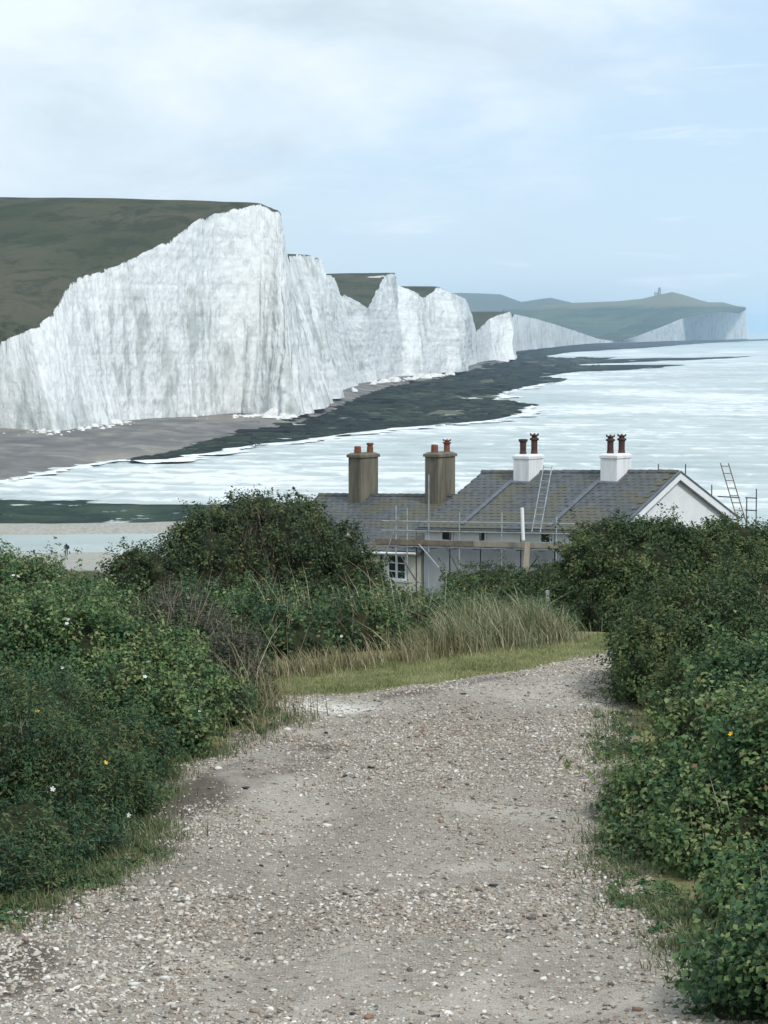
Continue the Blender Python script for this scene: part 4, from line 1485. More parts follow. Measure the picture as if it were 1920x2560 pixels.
def build_scaffold():
    root = frame_empty('scaffold', 0, HALF, G_MAIN)
    tag(root, 'grey tube scaffold with board walkway along the front of the white cottage', 'scaffold')
    y1, y2 = -0.35, -1.35
    ze = lambda x: MZ1 + TILT * x - HALF * PIT

    def xa(px, b):
        return a_for_px(px, b)
    b1, b2 = HALF + .35, HALF + 1.35
    # outer standards (photo columns)
    for px_, top in ((1072, 2.25), (1149, 0.75), (1255, 0.75), (1392, 0.6), (990, 1.0), (1018, 0.9)):
        x = xa(px_, b2)
        tube_part('standard', root, (x, y2, -0.5), (x, y2, ze(x) + top))
    for px_ in (1041, 1125, 1202, 1303, 1388):
        x = xa(px_, b1)
        tube_part('standard', root, (x, y1, -0.5), (x, y1, ze(x) - .12), T, M['dark_tube'])
    xl, xr = xa(955, b2), xa(1440, b2)
    for dz, y in ((0.36, y2), (-0.02, y2), (-0.66, y2)):
        tube_part('ledger', root, (xl, y, ze(xl) + dz), (xr, y, ze(xr) + dz))
    tube_part('ledger', root, (xl, y1, ze(xl) - .68), (xr, y1, ze(xr) - .68), T, M['dark_tube'])
    # boards
    xb0, xb1 = xa(958, b2 - .5), xa(1470, b2 - .5)
    nb = 5
    span = (xb1 - xb0) / 4
    for k in range(4):
        for j in range(nb):
            xx0, xx1 = xb0 + k * span + .01, xb0 + (k + 1) * span - .01
            yy0, yy1 = y2 + .02 + j * .19, y2 + .02 + j * .19 + .18
            zf = lambda x: ze(x) - .62
            MB().hexa([(xx0, yy0, zf(xx0)), (xx1, yy0, zf(xx1)), (xx1, yy1, zf(xx1)), (xx0, yy1, zf(xx0))],
                      [(xx0, yy0, zf(xx0) + .04), (xx1, yy0, zf(xx1) + .04), (xx1, yy1, zf(xx1) + .04), (xx0, yy1, zf(xx0) + .04)]).build('board', M['board_brown'] if k < 1 else M['board'], root)
        xx0, xx1 = xb0 + k * span + .01, xb0 + (k + 1) * span - .01
        MB().hexa([(xx0, y2 - .04, zf(xx0) + .03), (xx1, y2 - .04, zf(xx1) + .03), (xx1, y2 - .005, zf(xx1) + .03), (xx0, y2 - .005, zf(xx0) + .03)],
                  [(xx0, y2 - .04, zf(xx0) + .24), (xx1, y2 - .04, zf(xx1) + .24), (xx1, y2 - .005, zf(xx1) + .24), (xx0, y2 - .005, zf(xx0) + .24)]).build('toe_board', M['board_brown'] if k < 2 else M['board'], root)
    for k in range(9):
        x = xl + (xr - xl) * (k + .5) / 9
        tube_part('transom', root, (x, y2 - .15, ze(x) - .70), (x, y1 + .2, ze(x) - .70), 0.024, M['dark_tube'])
    # braces
    for pa, za, pb, zb, mt in ((998, .5, 960, -1.35, 'galv'), (1050, -.55, 1105, -1.55, 'galv'), (1117, -.55, 1160, -1.9, 'dark_tube'), (1003, -1.0, 1046, -2.1, 'dark_tube'), (1340, -.75, 1368, -1.6, 'dark_tube'), (1350, -.9, 1322, -1.5, 'dark_tube')):
        x0, x1 = xa(pa, b2), xa(pb, b2)
        tube_part('brace', root, (x0, y2 - .06, ze(x0) + za), (x1, y2 - .06, ze(x1) + zb), T * 1.15, M[mt])
    return root


build_scaffold()


def ladder(name, label, p0, p1, side, width, mat_, rungs=14, cat='ladder', r=0.022):
    """ladder from foot p0 to head p1; side: unit vector across"""
    p0, p1, side = Vector(p0), Vector(p1), Vector(side).normalized()
    root = empty(name, p0)
    tag(root, label, cat)
    d = p1 - p0
    for s in (-1, 1):
        MB().tube(side * (s * width / 2), d + side * (s * width / 2), r, None, 6).build('rail', mat_, root)
    for i in range(rungs):
        q = d * ((i + 0.6) / rungs)
        MB().tube(q - side * (width / 2), q + side * (width / 2), r * 0.7, None, 6).build('rung', mat_, root)
    return root


# ladder laid up the roof slope
xq = a_for_px(1372, 0.35)
xq2 = a_for_px(1345, HALF + .6)
zq = lambda a, b: TILT * a - b * PIT
df = cot(xq2, HALF + .8, 0).y
ladder('scaffold_ladder', 'pale metal ladder rising from the scaffold to the ridge beside the left white chimney', at(1340, 1330, df), at(1370, 1163, df + 0.9), (UX, UY, 0), 0.40, M['galv'], 10)
# leaning pale plank and white pole at the scaffold bay
b_ = HALF + 1.55
xp = a_for_px(1309, b_)
ze_ = TILT * xp - HALF * PIT
o = MB().tube((0, 0, 0), (-0.05, 0, 1.25), 0.07, None, 10).build('drain_pipe', M['plastic_white'])
o.location = cot(xp, b_, ze_ - 0.28)
tag(o, 'upright white plastic pipe standing on the scaffold at the eaves', 'pipe')
x0 = a_for_px(1322, b_)
o = MB().hexa([(-.11, -.02, 0), (.11, -.02, 0), (.11, .02, 0), (-.11, .02, 0)], [(.02, -.02, 1.75), (.24, -.02, 1.75), (.24, .02, 1.75), (.02, .02, 1.75)]).build('leaning_plank', M['board'])
o.location = cot(a_for_px(1312, b_), b_, ze_ - 2.1)
tag(o, 'pale plank leaning under the white pipe on the scaffold', 'plank')
# posts and ladder of the scaffold behind, at the right gable


def rear_scaffold():
    b = -(HALF + 0.7)
    root = frame_empty('scaffold', 0, b, G_MAIN)
    tag(root, 'thin dark scaffold posts rising behind the right gable', 'scaffold')
    tops = ((1868, 1243, 1290), (1892, 1222, 1300), (1780, 1212, 1232))
    for px_, yt, yb in tops:
        x = a_for_px(px_, b)
        w = cot(x, b, 0)
        zt = at(px_, yt, w.y).z - (A0.z + G_MAIN)
        tube_part('standard', root, (x, 0, 0), (x, 0, zt), T, M['dark_tube'])
    for yy in (1244, 1275):
        xa_, xb_ = a_for_px(1864, b), a_for_px(1894, b)
        wa = cot(xa_, b, 0)
        z = at(1868, yy, wa.y).z - (A0.z + G_MAIN)
        tube_part('ledger', root, (xa_, 0, z), (xb_, 0, z), T, M['dark_tube'])
    xa_, xb_ = a_for_px(1796, b), a_for_px(1850, b)
    z = at(1810, 1241, cot(xa_, b, 0).y).z - (A0.z + G_MAIN)
    tube_part('ledger', root, (xa_, 0, z), (xb_, 0, z), T, M['dark_tube'])
    for px_ in (1646, 1714):
        x = a_for_px(px_, b)
        w = cot(x, b, 0)
        zt = at(px_, 1160, w.y).z - (A0.z + G_MAIN)
        tube_part('standard', root, (x, 0, 0), (x, 0, zt), T, M['dark_tube'])


rear_scaffold()
pa = at(1846, 1275, 92.5)
pb = at(1811, 1158, 94.0)
ladder('ladder', 'tall rusty ladder leaning up beside the right gable', pa - (pb - pa) * 1.2, pb, (0.9, -0.43, 0.0), 0.34, M['rust'], 14)

# posts among the hedges
p = at(871, 1372, 60)
o = MB().tube((0, 0, 0), (0, 0, p.z + 0.47 - gz(p.x, 60)), 0.065, 0.055, 9).build('garden_post', M['wall_cream'])
o.location = (p.x, 60, gz(p.x, 60) - .05)
tag(o, 'cream garden post standing right of the dome shaped bush', 'post')
p = at(1369, 1520, 29.5)
o = MB().box(-.022, .022, -.022, .022, 0, at(1369, 1476, 29.5).z - gz(p.x, 29.5)).build('marker_post', M['wall_white'], None, 0.006)
o.location = (p.x, 29.5, gz(p.x, 29.5))
tag(o, 'short white marker post in the shade under the hedge', 'post')

# ------------------------------------------------------------------ person on the shore


def build_person():
    b = on_level(166, 1389, 0.6)
    me = bpy.data.meshes.new('body')
    J = [(0, 0, .92), (0, 0, 1.18), (0, .02, 1.42), (0, .02, 1.53), (0, 0, 1.68),
         (.20, 0, 1.40), (.27, -.02, 1.14), (.24, -.14, .95), (-.20, 0, 1.40), (-.27, -.02, 1.14), (-.24, -.14, .95),
         (.10, 0, .88), (.12, -.03, .48), (.12, .02, .06), (.13, -.12, .03), (-.10, 0, .88), (-.12, .05, .48), (-.12, .08, .06), (-.13, -.06, .03)]
    R = [.15, .15, .16, .06, .11, .07, .055, .045, .07, .055, .045, .11, .075, .05, .045, .11, .075, .05, .045]
    E = [(0, 1), (1, 2), (2, 3), (3, 4), (2, 5), (5, 6), (6, 7), (2, 8), (8, 9), (9, 10), (0, 11), (11, 12), (12, 13), (13, 14), (0, 15), (15, 16), (16, 17), (17, 18)]
    me.from_pydata(J, E, [])
    me.materials.append(M['cloth_dark'])
    root = empty('person', (b.x, b.y, gz(b.x, b.y) if b.y < 340 else 0.3))
    root.scale = (1.05, 1.05, 1.0)
    tag(root, 'tiny person in dark clothes with a round backpack on the far shingle', 'person')
    o = obj('body', me, None, root)
    sk = o.modifiers.new('skin', 'SKIN')
    for i, v in enumerate(me.skin_vertices[0].data if me.skin_vertices else []):
        v.radius = (R[i], R[i])
    if not me.skin_vertices:
        bpy.context.view_layer.objects.active = o
        with bpy.context.temp_override(object=o, active_object=o):
            try: bpy.ops.mesh.customdata_skin_add()
            except Exception: pass
        if me.skin_vertices:
            for i, v in enumerate(me.skin_vertices[0].data):
                v.radius = (R[i], R[i])
                v.use_root = i == 0
    ss = o.modifiers.new('sub', 'SUBSURF')
    ss.levels = ss.render_levels = 2
    MB().lathe(.16, .16, [(.05, .86), (.20, .92), (.24, 1.05), (.23, 1.25), (.16, 1.38), (.05, 1.42)], 12).build('backpack', M['cloth_dark'], root, 0, True)


build_person()
exec_veg = True

# ------------------------------------------------------------------ bushes and hedges


def leaf_cloud(name, P, Nn, Ln, W, tint, material, parent):
    n = len(P)
    rnd = RNG.normal(size=(n, 3))
    Nn = Nn / (np.linalg.norm(Nn, axis=1)[:, None] + 1e-9)
    t = rnd - Nn * np.sum(rnd * Nn, 1)[:, None]
    t /= np.linalg.norm(t, axis=1)[:, None] + 1e-9
    s = np.cross(Nn, t)
    Ln = Ln[:, None]; W = W[:, None]
    a = P - t * Ln * 0.5
    b = P + t * Ln * 0.5 - Nn * Ln * 0.12
    l = P + s * W * 0.5 + Nn * W * 0.16
    r = P - s * W * 0.5 + Nn * W * 0.16
    V = np.stack([a, l, b, r], 1).reshape(-1, 3)
    k = np.arange(n) * 4
    Fq = np.concatenate([np.stack([k, k + 2, k + 1], 1), np.stack([k, k + 3, k + 2], 1)])
    me = mesh_np(name, V, Fq, {'tint': np.repeat(tint, 4)})
    return obj(name, me, material, parent)


def rand_dirs(n):
    d = RNG.normal(size=(n, 3))
    return d / np.linalg.norm(d, axis=1)[:, None]


def bush(name, label, cat, ells, leaf_mat, leaf_len, n_clump, per, clump_r, seed, tint0=0.4, group=None, aspect=0.55, twigs=0, twig_mat='bark', brown=None, twig_len=0.35, base=None, flat=1.0, shoots=0.16):
    """ells: list of (centre, (rx, ry, rz)); leaves gathered in clumps over the union of the ellipsoids"""
    C = np.array([list(e[0]) for e in ells])
    R = np.array([e[1] for e in ells])
    area = np.array([(r[0] * r[1] + r[0] * r[2] + r[1] * r[2]) for r in R])
    num = np.maximum(6, (n_clump * area / area.sum()).astype(int))
    cc, cn = [], []
    for i in range(len(C)):
        d = rand_dirs(num[i] * 2)
        d = d[d[:, 2] > -0.75]
        d = d[(d[:, 1] < 0.55)][:num[i]] if True else d
        lump = 1 + 0.30 * fbm(d[:, 0] * 3.4 + seed, d[:, 1] * 3.4 + i * 3.1, d[:, 2] * 3.4, seed=seed, oct=3)
        depth = 1 - 0.20 * RNG.random(len(d)) ** 2
        p = C[i] + d * R[i] * (lump * depth)[:, None]
        nn = d / R[i]
        nn /= np.linalg.norm(nn, axis=1)[:, None]
        ok = np.ones(len(p), bool)
        for j in range(len(C)):
            if j != i:
                q = (p - C[j]) / R[j]
                ok &= np.sum(q * q, 1) > 0.66
        ok &= p[:, 2] > ground_np(p[:, 0], p[:, 1]) + 0.02
        cc.append(p[ok]); cn.append(nn[ok])
    cc, cn = np.concatenate(cc), np.concatenate(cn)
    # hollows: no leaves where the growth is thin
    thin = fbm(cc[:, 0] * 2.6, cc[:, 1] * 2.6, cc[:, 2] * 2.6, seed=seed + 9, oct=2)
    nc = len(cc)
    cc = cc - cn * (clump_r * 1.3 * sstep(-0.15, -0.45, thin) if False else clump_r * 1.4 * (1 - sstep(-0.5, -0.12, thin)))[:, None]
    rad = clump_r * 0.9 * (0.5 + 0.9 * RNG.random(nc))
    # shoots standing proud of the outline
    sh = RNG.random(nc) < shoots
    ext = np.where(sh, clump_r * RNG.uniform(0.6, 2.0, nc), 0)
    shoot = (cn * 0.6 + np.array([-0.15, 0, 0.6]) + 0.35 * RNG.normal(size=(nc, 3))) * ext[:, None]
    rad = np.where(sh, rad * 0.55, rad)
    idx = np.repeat(np.arange(nc), per)
    d = rand_dirs(len(idx)) * np.array([1, 1, flat])
    P = cc[idx] + d * (rad[idx] * RNG.random(len(idx)) ** 0.45)[:, None]
    P = P + shoot[idx] * RNG.random((len(idx), 1))
    Nn = d * 0.55 + cn[idx] * 0.5 + np.array([0, -0.1, 0.7]) + 0.7 * RNG.normal(size=(len(idx), 3))
    ok = P[:, 2] > ground_np(P[:, 0], P[:, 1])
    P, Nn, idx = P[ok], Nn[ok], idx[ok]
    ctint = tint0 + 0.45 * fbm(cc[:, 0] * 2.2, cc[:, 1] * 2.2, cc[:, 2] * 2.2, seed=seed + 5, oct=2) + 0.20 * RNG.normal(size=nc)
    tint = np.clip(ctint[idx] + 0.20 * RNG.normal(size=len(idx)), 0, 0.93)
    odd = RNG.random(len(idx)) < 0.012
    tint[odd] = 0.93 + 0.07 * RNG.random(odd.sum())
    ln = leaf_len * 0.58 * (0.5 + 1.0 * RNG.random(len(idx)))
    foot = base if base is not None else Vector((float(C[:, 0].mean()), float(C[:, 1].mean()), 0))
    root = empty(name)
    tag(root, label, cat, group)
    lo = leaf_cloud('crown', P, Nn, ln, ln * aspect * (0.8 + 0.4 * RNG.random(len(idx))), tint, M[leaf_mat], root)
    # twiggy inside: dark core whose colour also holds the shade between leaves
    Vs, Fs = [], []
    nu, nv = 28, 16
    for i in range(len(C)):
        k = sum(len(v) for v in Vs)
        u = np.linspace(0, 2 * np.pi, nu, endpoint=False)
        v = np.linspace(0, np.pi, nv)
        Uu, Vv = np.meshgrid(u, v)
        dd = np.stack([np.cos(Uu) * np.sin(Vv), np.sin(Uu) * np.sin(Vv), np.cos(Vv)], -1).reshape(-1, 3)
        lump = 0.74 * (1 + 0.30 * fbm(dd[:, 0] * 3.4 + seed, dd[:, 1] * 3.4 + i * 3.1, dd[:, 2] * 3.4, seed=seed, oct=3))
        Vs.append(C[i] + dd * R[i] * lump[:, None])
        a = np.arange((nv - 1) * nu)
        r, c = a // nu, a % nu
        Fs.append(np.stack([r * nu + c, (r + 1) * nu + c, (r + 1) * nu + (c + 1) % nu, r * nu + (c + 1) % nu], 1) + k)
    obj('inner_growth_shade', mesh_np('inner_growth_shade', np.concatenate(Vs), np.concatenate(Fs)), M['inner'], root)
    if twigs:
        pick = RNG.integers(0, nc, twigs)
        m_v, m_f = [], []
        for j, i in enumerate(pick):
            p = cc[i] - cn[i] * 0.15
            dr = cn[i] * 0.5 + np.array([0, 0, 0.9]) + 0.45 * RNG.normal(size=3)
            dr /= np.linalg.norm(dr)
            q = p + dr * twig_len * (0.5 + RNG.random())
            s = np.cross(dr, RNG.normal(size=3)); s /= np.linalg.norm(s); s2 = np.cross(dr, s)
            w = 0.006
            k = len(m_v)
            for t in range(3):
                an = 2.094 * t
                m_v.append(p + (s * math.cos(an) + s2 * math.sin(an)) * w)
            m_v.append(q)
            m_f += [(k, k + 1, k + 3), (k + 1, k + 2, k + 3), (k + 2, k, k + 3)]
        tw = obj('twigs', mesh_np('twigs', np.array(m_v), np.array(m_f)), M[twig_mat], root)
        tw['kind'] = 'stuff'
    return root, cc, cn


def E(px, py, d, rx, rz, ry=None):
    """ellipsoid centred on a sight line at distance d; rx, rz in photo pixels, ry in metres"""
    k = d / F
    return (at(px, py, d), (rx * k, (rx * k if ry is None else ry), rz * k))


BUSH = {}
# -- the dome shaped bush before the cottages
BUSH['dome'] = bush('hawthorn_bush', 'big dark dome shaped bush standing left of the brown chimneys', 'bush',
                    [E(690, 1435, 38, 215, 200, 1.5), E(520, 1450, 37.2, 170, 160, 1.2), E(830, 1450, 38, 140, 140, 1.2), E(610, 1345, 38, 110, 105, 0.9), E(750, 1335, 38.3, 100, 95, 0.9), E(420, 1470, 36.6, 110, 110, 0.9), E(880, 1480, 38.2, 90, 72, 0.8), E(330, 1440, 36.5, 70, 85, 0.7), E(660, 1290, 38.2, 60, 62, 0.6), E(500, 1355, 37.3, 70, 70, 0.6)],
                    'leaf_hawthorn', 0.085, 1700, 42, 0.16, 3, 0.42, twigs=500, twig_len=0.22, shoots=0.05)
# -- hedge bank behind the grass strip
BUSH['bank'] = bush('bramble_hedge', 'long dark bramble hedge behind the grass strip, below the dome shaped bush', 'hedge',
                    [E(560, 1610, 23.9, 150, 110, 0.8), E(720, 1615, 23.8, 150, 115, 0.8), E(880, 1600, 24.6, 150, 120, 0.8), E(1020, 1600, 25.2, 140, 105, 0.8), E(1140, 1575, 26.0, 110, 95, 0.7), E(470, 1560, 24.5, 110, 100, 0.8), E(1010, 1530, 27, 120, 62, 0.8), E(640, 1540, 25.5, 110, 72, 0.8), E(840, 1535, 27, 130, 56, 0.8), E(1240, 1565, 27, 95, 75, 0.7), E(1330, 1556, 27.5, 80, 62, 0.5), E(1390, 1570, 27.6, 60, 62, 0.5)],
                    'leaf_bramble', 0.068, 1500, 38, 0.14, 7, 0.36, twigs=300, twig_mat='dry_stem', twig_len=0.3)
# -- clipped hedge right of centre
BUSH['clip'] = bush('hedge', 'low rounded wind clipped hedge below the scaffold', 'hedge',
                    [E(1230, 1470, 34, 120, 55, 1.0), E(1380, 1466, 34, 120, 55, 1.0), E(1310, 1500, 33.8, 160, 70, 1.0), E(1180, 1490, 34, 60, 45, 0.8), E(1440, 1480, 33.5, 80, 70, 0.9)],
                    'leaf_hedge', 0.055, 1100, 46, 0.12, 11, 0.40, flat=0.6, shoots=0.04)
# -- right-hand bushes, far to near
BUSH['rfar'] = bush('hawthorn_bush', 'wide dark green bush hiding the foot of the white gable', 'bush',
                    [E(1580, 1430, 29, 150, 120, 1.1), E(1740, 1445, 29.4, 190, 130, 1.1), E(1900, 1450, 30, 150, 135, 1.1), E(1480, 1415, 29.2, 75, 90, 0.7), E(1510, 1530, 28.6, 100, 90, 0.8), E(1630, 1550, 28, 140, 105, 0.9), E(1510, 1352, 29.4, 70, 50, 0.6), E(1640, 1345, 29.6, 80, 48, 0.6), E(1820, 1350, 30, 90, 52, 0.7)],
                    'leaf_hedge', 0.070, 2000, 42, 0.14, 13, 0.46, flat=0.7, twigs=120, twig_len=0.22, shoots=0.08)
BUSH['rmid'] = bush('blackthorn_bush', 'mid green leafy bush on the right edge of the track, behind the bramble', 'bush',
                    [E(1745, 1620, 20.5, 185, 170, 1.0), E(1640, 1700, 20, 105, 125, 0.6), E(1880, 1550, 21.5, 150, 150, 0.9), E(1615, 1640, 21.5, 75, 110, 0.6), E(1780, 1760, 18.5, 150, 140, 0.8), E(1800, 1520, 22.5, 110, 75, 0.7)],
                    'leaf_hedge', 0.058, 1700, 44, 0.13, 17, 0.52, twigs=120, twig_mat='dry_stem', twig_len=0.22)
BUSH['rnear'] = bush('bramble_bush', 'nearest bramble bush spilling onto the track at bottom right', 'bush',
                     [E(1830, 1870, 15.2, 190, 150, 0.7), E(1680, 2010, 14.6, 140, 130, 0.55), E(1900, 1740, 16.5, 150, 110, 0.8), E(1830, 2120, 13.2, 190, 180, 0.6), E(1960, 1950, 13.5, 170, 220, 0.7), E(1890, 2330, 11.8, 170, 190, 0.5), E(1960, 2520, 10.8, 190, 200, 0.5), E(1640, 2140, 13.8, 110, 90, 0.45), E(1560, 2110, 14.0, 60, 60, 0.3), E(1650, 2290, 12.6, 95, 70, 0.35), E(1740, 2440, 11.4, 110, 80, 0.35), E(1830, 2590, 10.4, 120, 100, 0.35), E(1700, 2380, 11.9, 90, 70, 0.3), E(1770, 2520, 10.8, 90, 70, 0.3), E(1600, 2220, 13.2, 80, 60, 0.3), E(1900, 2540, 9.9, 170, 170, 0.45), E(1990, 2430, 9.8, 170, 210, 0.5), E(1800, 2480, 10.9, 120, 110, 0.4)],
                     'leaf_bramble', 0.062, 2900, 36, 0.13, 19, 0.52, aspect=0.7, twigs=160, twig_mat='dry_stem', twig_len=0.25)
# -- left-hand bushes
BUSH['lback'] = bush('bramble_bush', 'bramble bush at the left edge below the strip of water', 'bush',
                     [E(60, 1510, 23, 150, 100, 0.9), E(200, 1540, 22.5, 110, 85, 0.8), E(-60, 1490, 23, 130, 120, 0.9), E(300, 1575, 22, 120, 80, 0.8), E(90, 1450, 23.4, 70, 50, 0.6)],
                     'leaf_bramble', 0.062, 1100, 36, 0.14, 23, 0.45, twigs=160, twig_mat='dry_stem', twig_len=0.3)
BUSH['lmid'] = bush('leafy_bush', 'fresh green leafy bush in the middle of the left bank', 'bush',
                    [E(210, 1640, 18.8, 170, 130, 0.8), E(370, 1660, 18.6, 130, 120, 0.7), E(80, 1620, 18.8, 140, 130, 0.8), E(330, 1760, 17.4, 150, 120, 0.6), E(460, 1740, 18, 90, 100, 0.5), E(545, 1775, 18.8, 85, 75, 0.4), E(620, 1765, 19.6, 65, 62, 0.35), E(440, 1830, 17.2, 90, 60, 0.35)],
                    'leaf_bramble', 0.060, 1300, 38, 0.13, 29, 0.58, aspect=0.6, twigs=60, twig_mat='dry_stem', twig_len=0.2)
BUSH['lnear'] = bush('gorse_bush', 'dense dark green gorse bush at the near left of the track', 'bush',
                     [E(80, 1960, 14.4, 190, 200, 0.7), E(220, 1990, 14.6, 110, 165, 0.5), E(-60, 1880, 14.0, 190, 220, 0.7), E(60, 2110, 13.2, 150, 130, 0.5), E(-40, 2180, 12.6, 120, 120, 0.45), E(250, 1880, 15.8, 120, 110, 0.5), E(90, 1790, 15.8, 150, 110, 0.6), E(300, 2010, 14.9, 95, 120, 0.4), E(190, 2110, 13.6, 130, 95, 0.4), E(70, 2215, 12.6, 110, 75, 0.35), E(330, 1880, 16.2, 100, 90, 0.4)],
                     'leaf_gorse', 0.050, 2500, 44, 0.11, 31, 0.52, aspect=0.32, twigs=150, twig_mat='dry_stem', twig_len=0.16)
BUSH['ltwig'] = bush('thorn_bush', 'brownish grey twiggy bush at the end of the left bank', 'bush',
                     [E(470, 1600, 21.5, 110, 90, 0.6), E(560, 1660, 20.8, 90, 90, 0.5), E(400, 1560, 22, 100, 70, 0.6), E(620, 1720, 20.2, 50, 60, 0.35)],
                     'leaf_twiggy', 0.050, 900, 40, 0.12, 37, 0.40, aspect=0.45, twigs=260, twig_mat='dry_stem', twig_len=0.3)

# small flowers on the brambles


def flower_mesh(name, material, r, petals=5):
    m = MB()
    for k in range(petals):
        t = 2 * math.pi * k / petals
        c, s = math.cos(t), math.sin(t)
        m.poly([(0, 0, 0), (r * math.cos(t - .45) * .7, r * math.sin(t - .45) * .7, r * .18), (r * c, r * s, r * .28), (r * math.cos(t + .45) * .7, r * math.sin(t + .45) * .7, r * .18)])
    me = bpy.data.meshes.new(name)
    me.from_pydata(m.v, [], m.f)
    me.materials.append(material)
    return me


FW = flower_mesh('flower', M['petal_white'], 0.019)
FY = flower_mesh('flower', M['petal_yellow'], 0.018)
for key, k, me in (('lback', 9, FW), ('lmid', 8, FW), ('bank', 8, FW), ('rnear', 3, FW), ('lnear', 4, FW), ('lnear', 3, FY), ('rnear', 2, FY)):
    root, cc, cn = BUSH[key]
    front = np.where(cn[:, 1] < -0.25)[0]
    for i in RNG.choice(front, k, replace=False):
        o = bpy.data.objects.new('flower', me)
        COL.objects.link(o)
        o.parent = root
        q = cc[i] + cn[i] * 0.13
        o.location = q
        o.rotation_euler = Vector(cn[i] + np.array([0, -0.3, 0.4])).to_track_quat('Z', 'Y').to_euler()

# ------------------------------------------------------------------ grasses


def blades(name, P, H, lean, width, tint, material, label, bend=0.35):
    n = len(P)
    ang = RNG.random(n) * 2 * np.pi
    side = np.stack([np.cos(ang), np.sin(ang), np.zeros(n)], 1)
    ld = lean * RNG.uniform(0.3, 1.3, (n, 1)) + 0.8 * RNG.normal(size=(n, 3)) * np.array([1, 1, 0])
    bend = bend * RNG.uniform(0.4, 1.8, (n,))
    clump = 0.5 + 0.9 * fbm(P[:, 0] * 4.5, P[:, 1] * 4.5, seed=55, oct=2)
    H = H * np.clip(0.55 + clump, 0.45, 1.25)
    V = np.zeros((n, 7, 3))
    for k, (t, w) in enumerate(((0, 1.0), (0.4, 0.85), (0.75, 0.5))):
        c = P + np.array([0, 0, 1.0]) * (H * t * (1 - 0.12 * t))[:, None] + ld * (H * bend * t * t)[:, None]
        V[:, 2 * k] = c - side * (width * w / 2)[:, None]
        V[:, 2 * k + 1] = c + side * (width * w / 2)[:, None]
    V[:, 6] = P + np.array([0, 0, 1.0]) * (H * 0.88)[:, None] + ld * (H * bend)[:, None]
    b = np.arange(n) * 7
    q = np.concatenate([np.stack([b, b + 1, b + 3, b + 2], 1), np.stack([b + 2, b + 3, b + 5, b + 4], 1)])
    tr = np.stack([b + 4, b + 5, b + 6], 1)
    me = mesh_np(name, V.reshape(-1, 3), [q, tr], {'tint': np.repeat(np.clip(tint, 0, 1), 7)})
    o = obj(name, me, material)
    tag(o, label, 'grass', kind='stuff')
    return o


def scatter_px(n, poly_px, d_fun=None):
    """random ground points that show inside a run of photo boxes: (px0, px1, py0, py1) on the ground"""
    pts = []
    for (x0, x1, y0, y1, w) in poly_px:
        k = int(n * w)
        px = RNG.uniform(x0, x1, k)
        py = RNG.uniform(y0, y1, k)
        pts.append(np.stack([px, py], 1))
    return np.concatenate(pts)


GD = np.linspace(6, 60, 900)


def drop_many(PP):
    out = []
    for px, py in PP:
        rx, rz = ray(px, py)
        g = ground_np(rx * GD, GD)
        k = int(np.argmax(EYE.z + rz * GD < g))
        out.append((rx * GD[k], GD[k]))
    return np.array(out)


def curve_points(pxs, n, spread_y, spread_x=0.15):
    """ground points scattered along a line given in photo pixels"""
    Q = np.array([drop(*p) for p in pxs])
    s = RNG.random(n) * (len(Q) - 1)
    x = np.interp(s, np.arange(len(Q)), Q[:, 0]) + RNG.normal(size=n) * spread_x
    y = np.interp(s, np.arange(len(Q)), Q[:, 1]) + np.abs(RNG.normal(size=n)) * spread_y
    keep = RNG.random(n) < np.clip(0.55 + 1.3 * fbm(x * 3.2, y * 3.2, seed=57, oct=2), 0.08, 1)
    x, y = x[keep], y[keep]
    return np.stack([x, y, ground_np(x, y) - 0.02], 1)


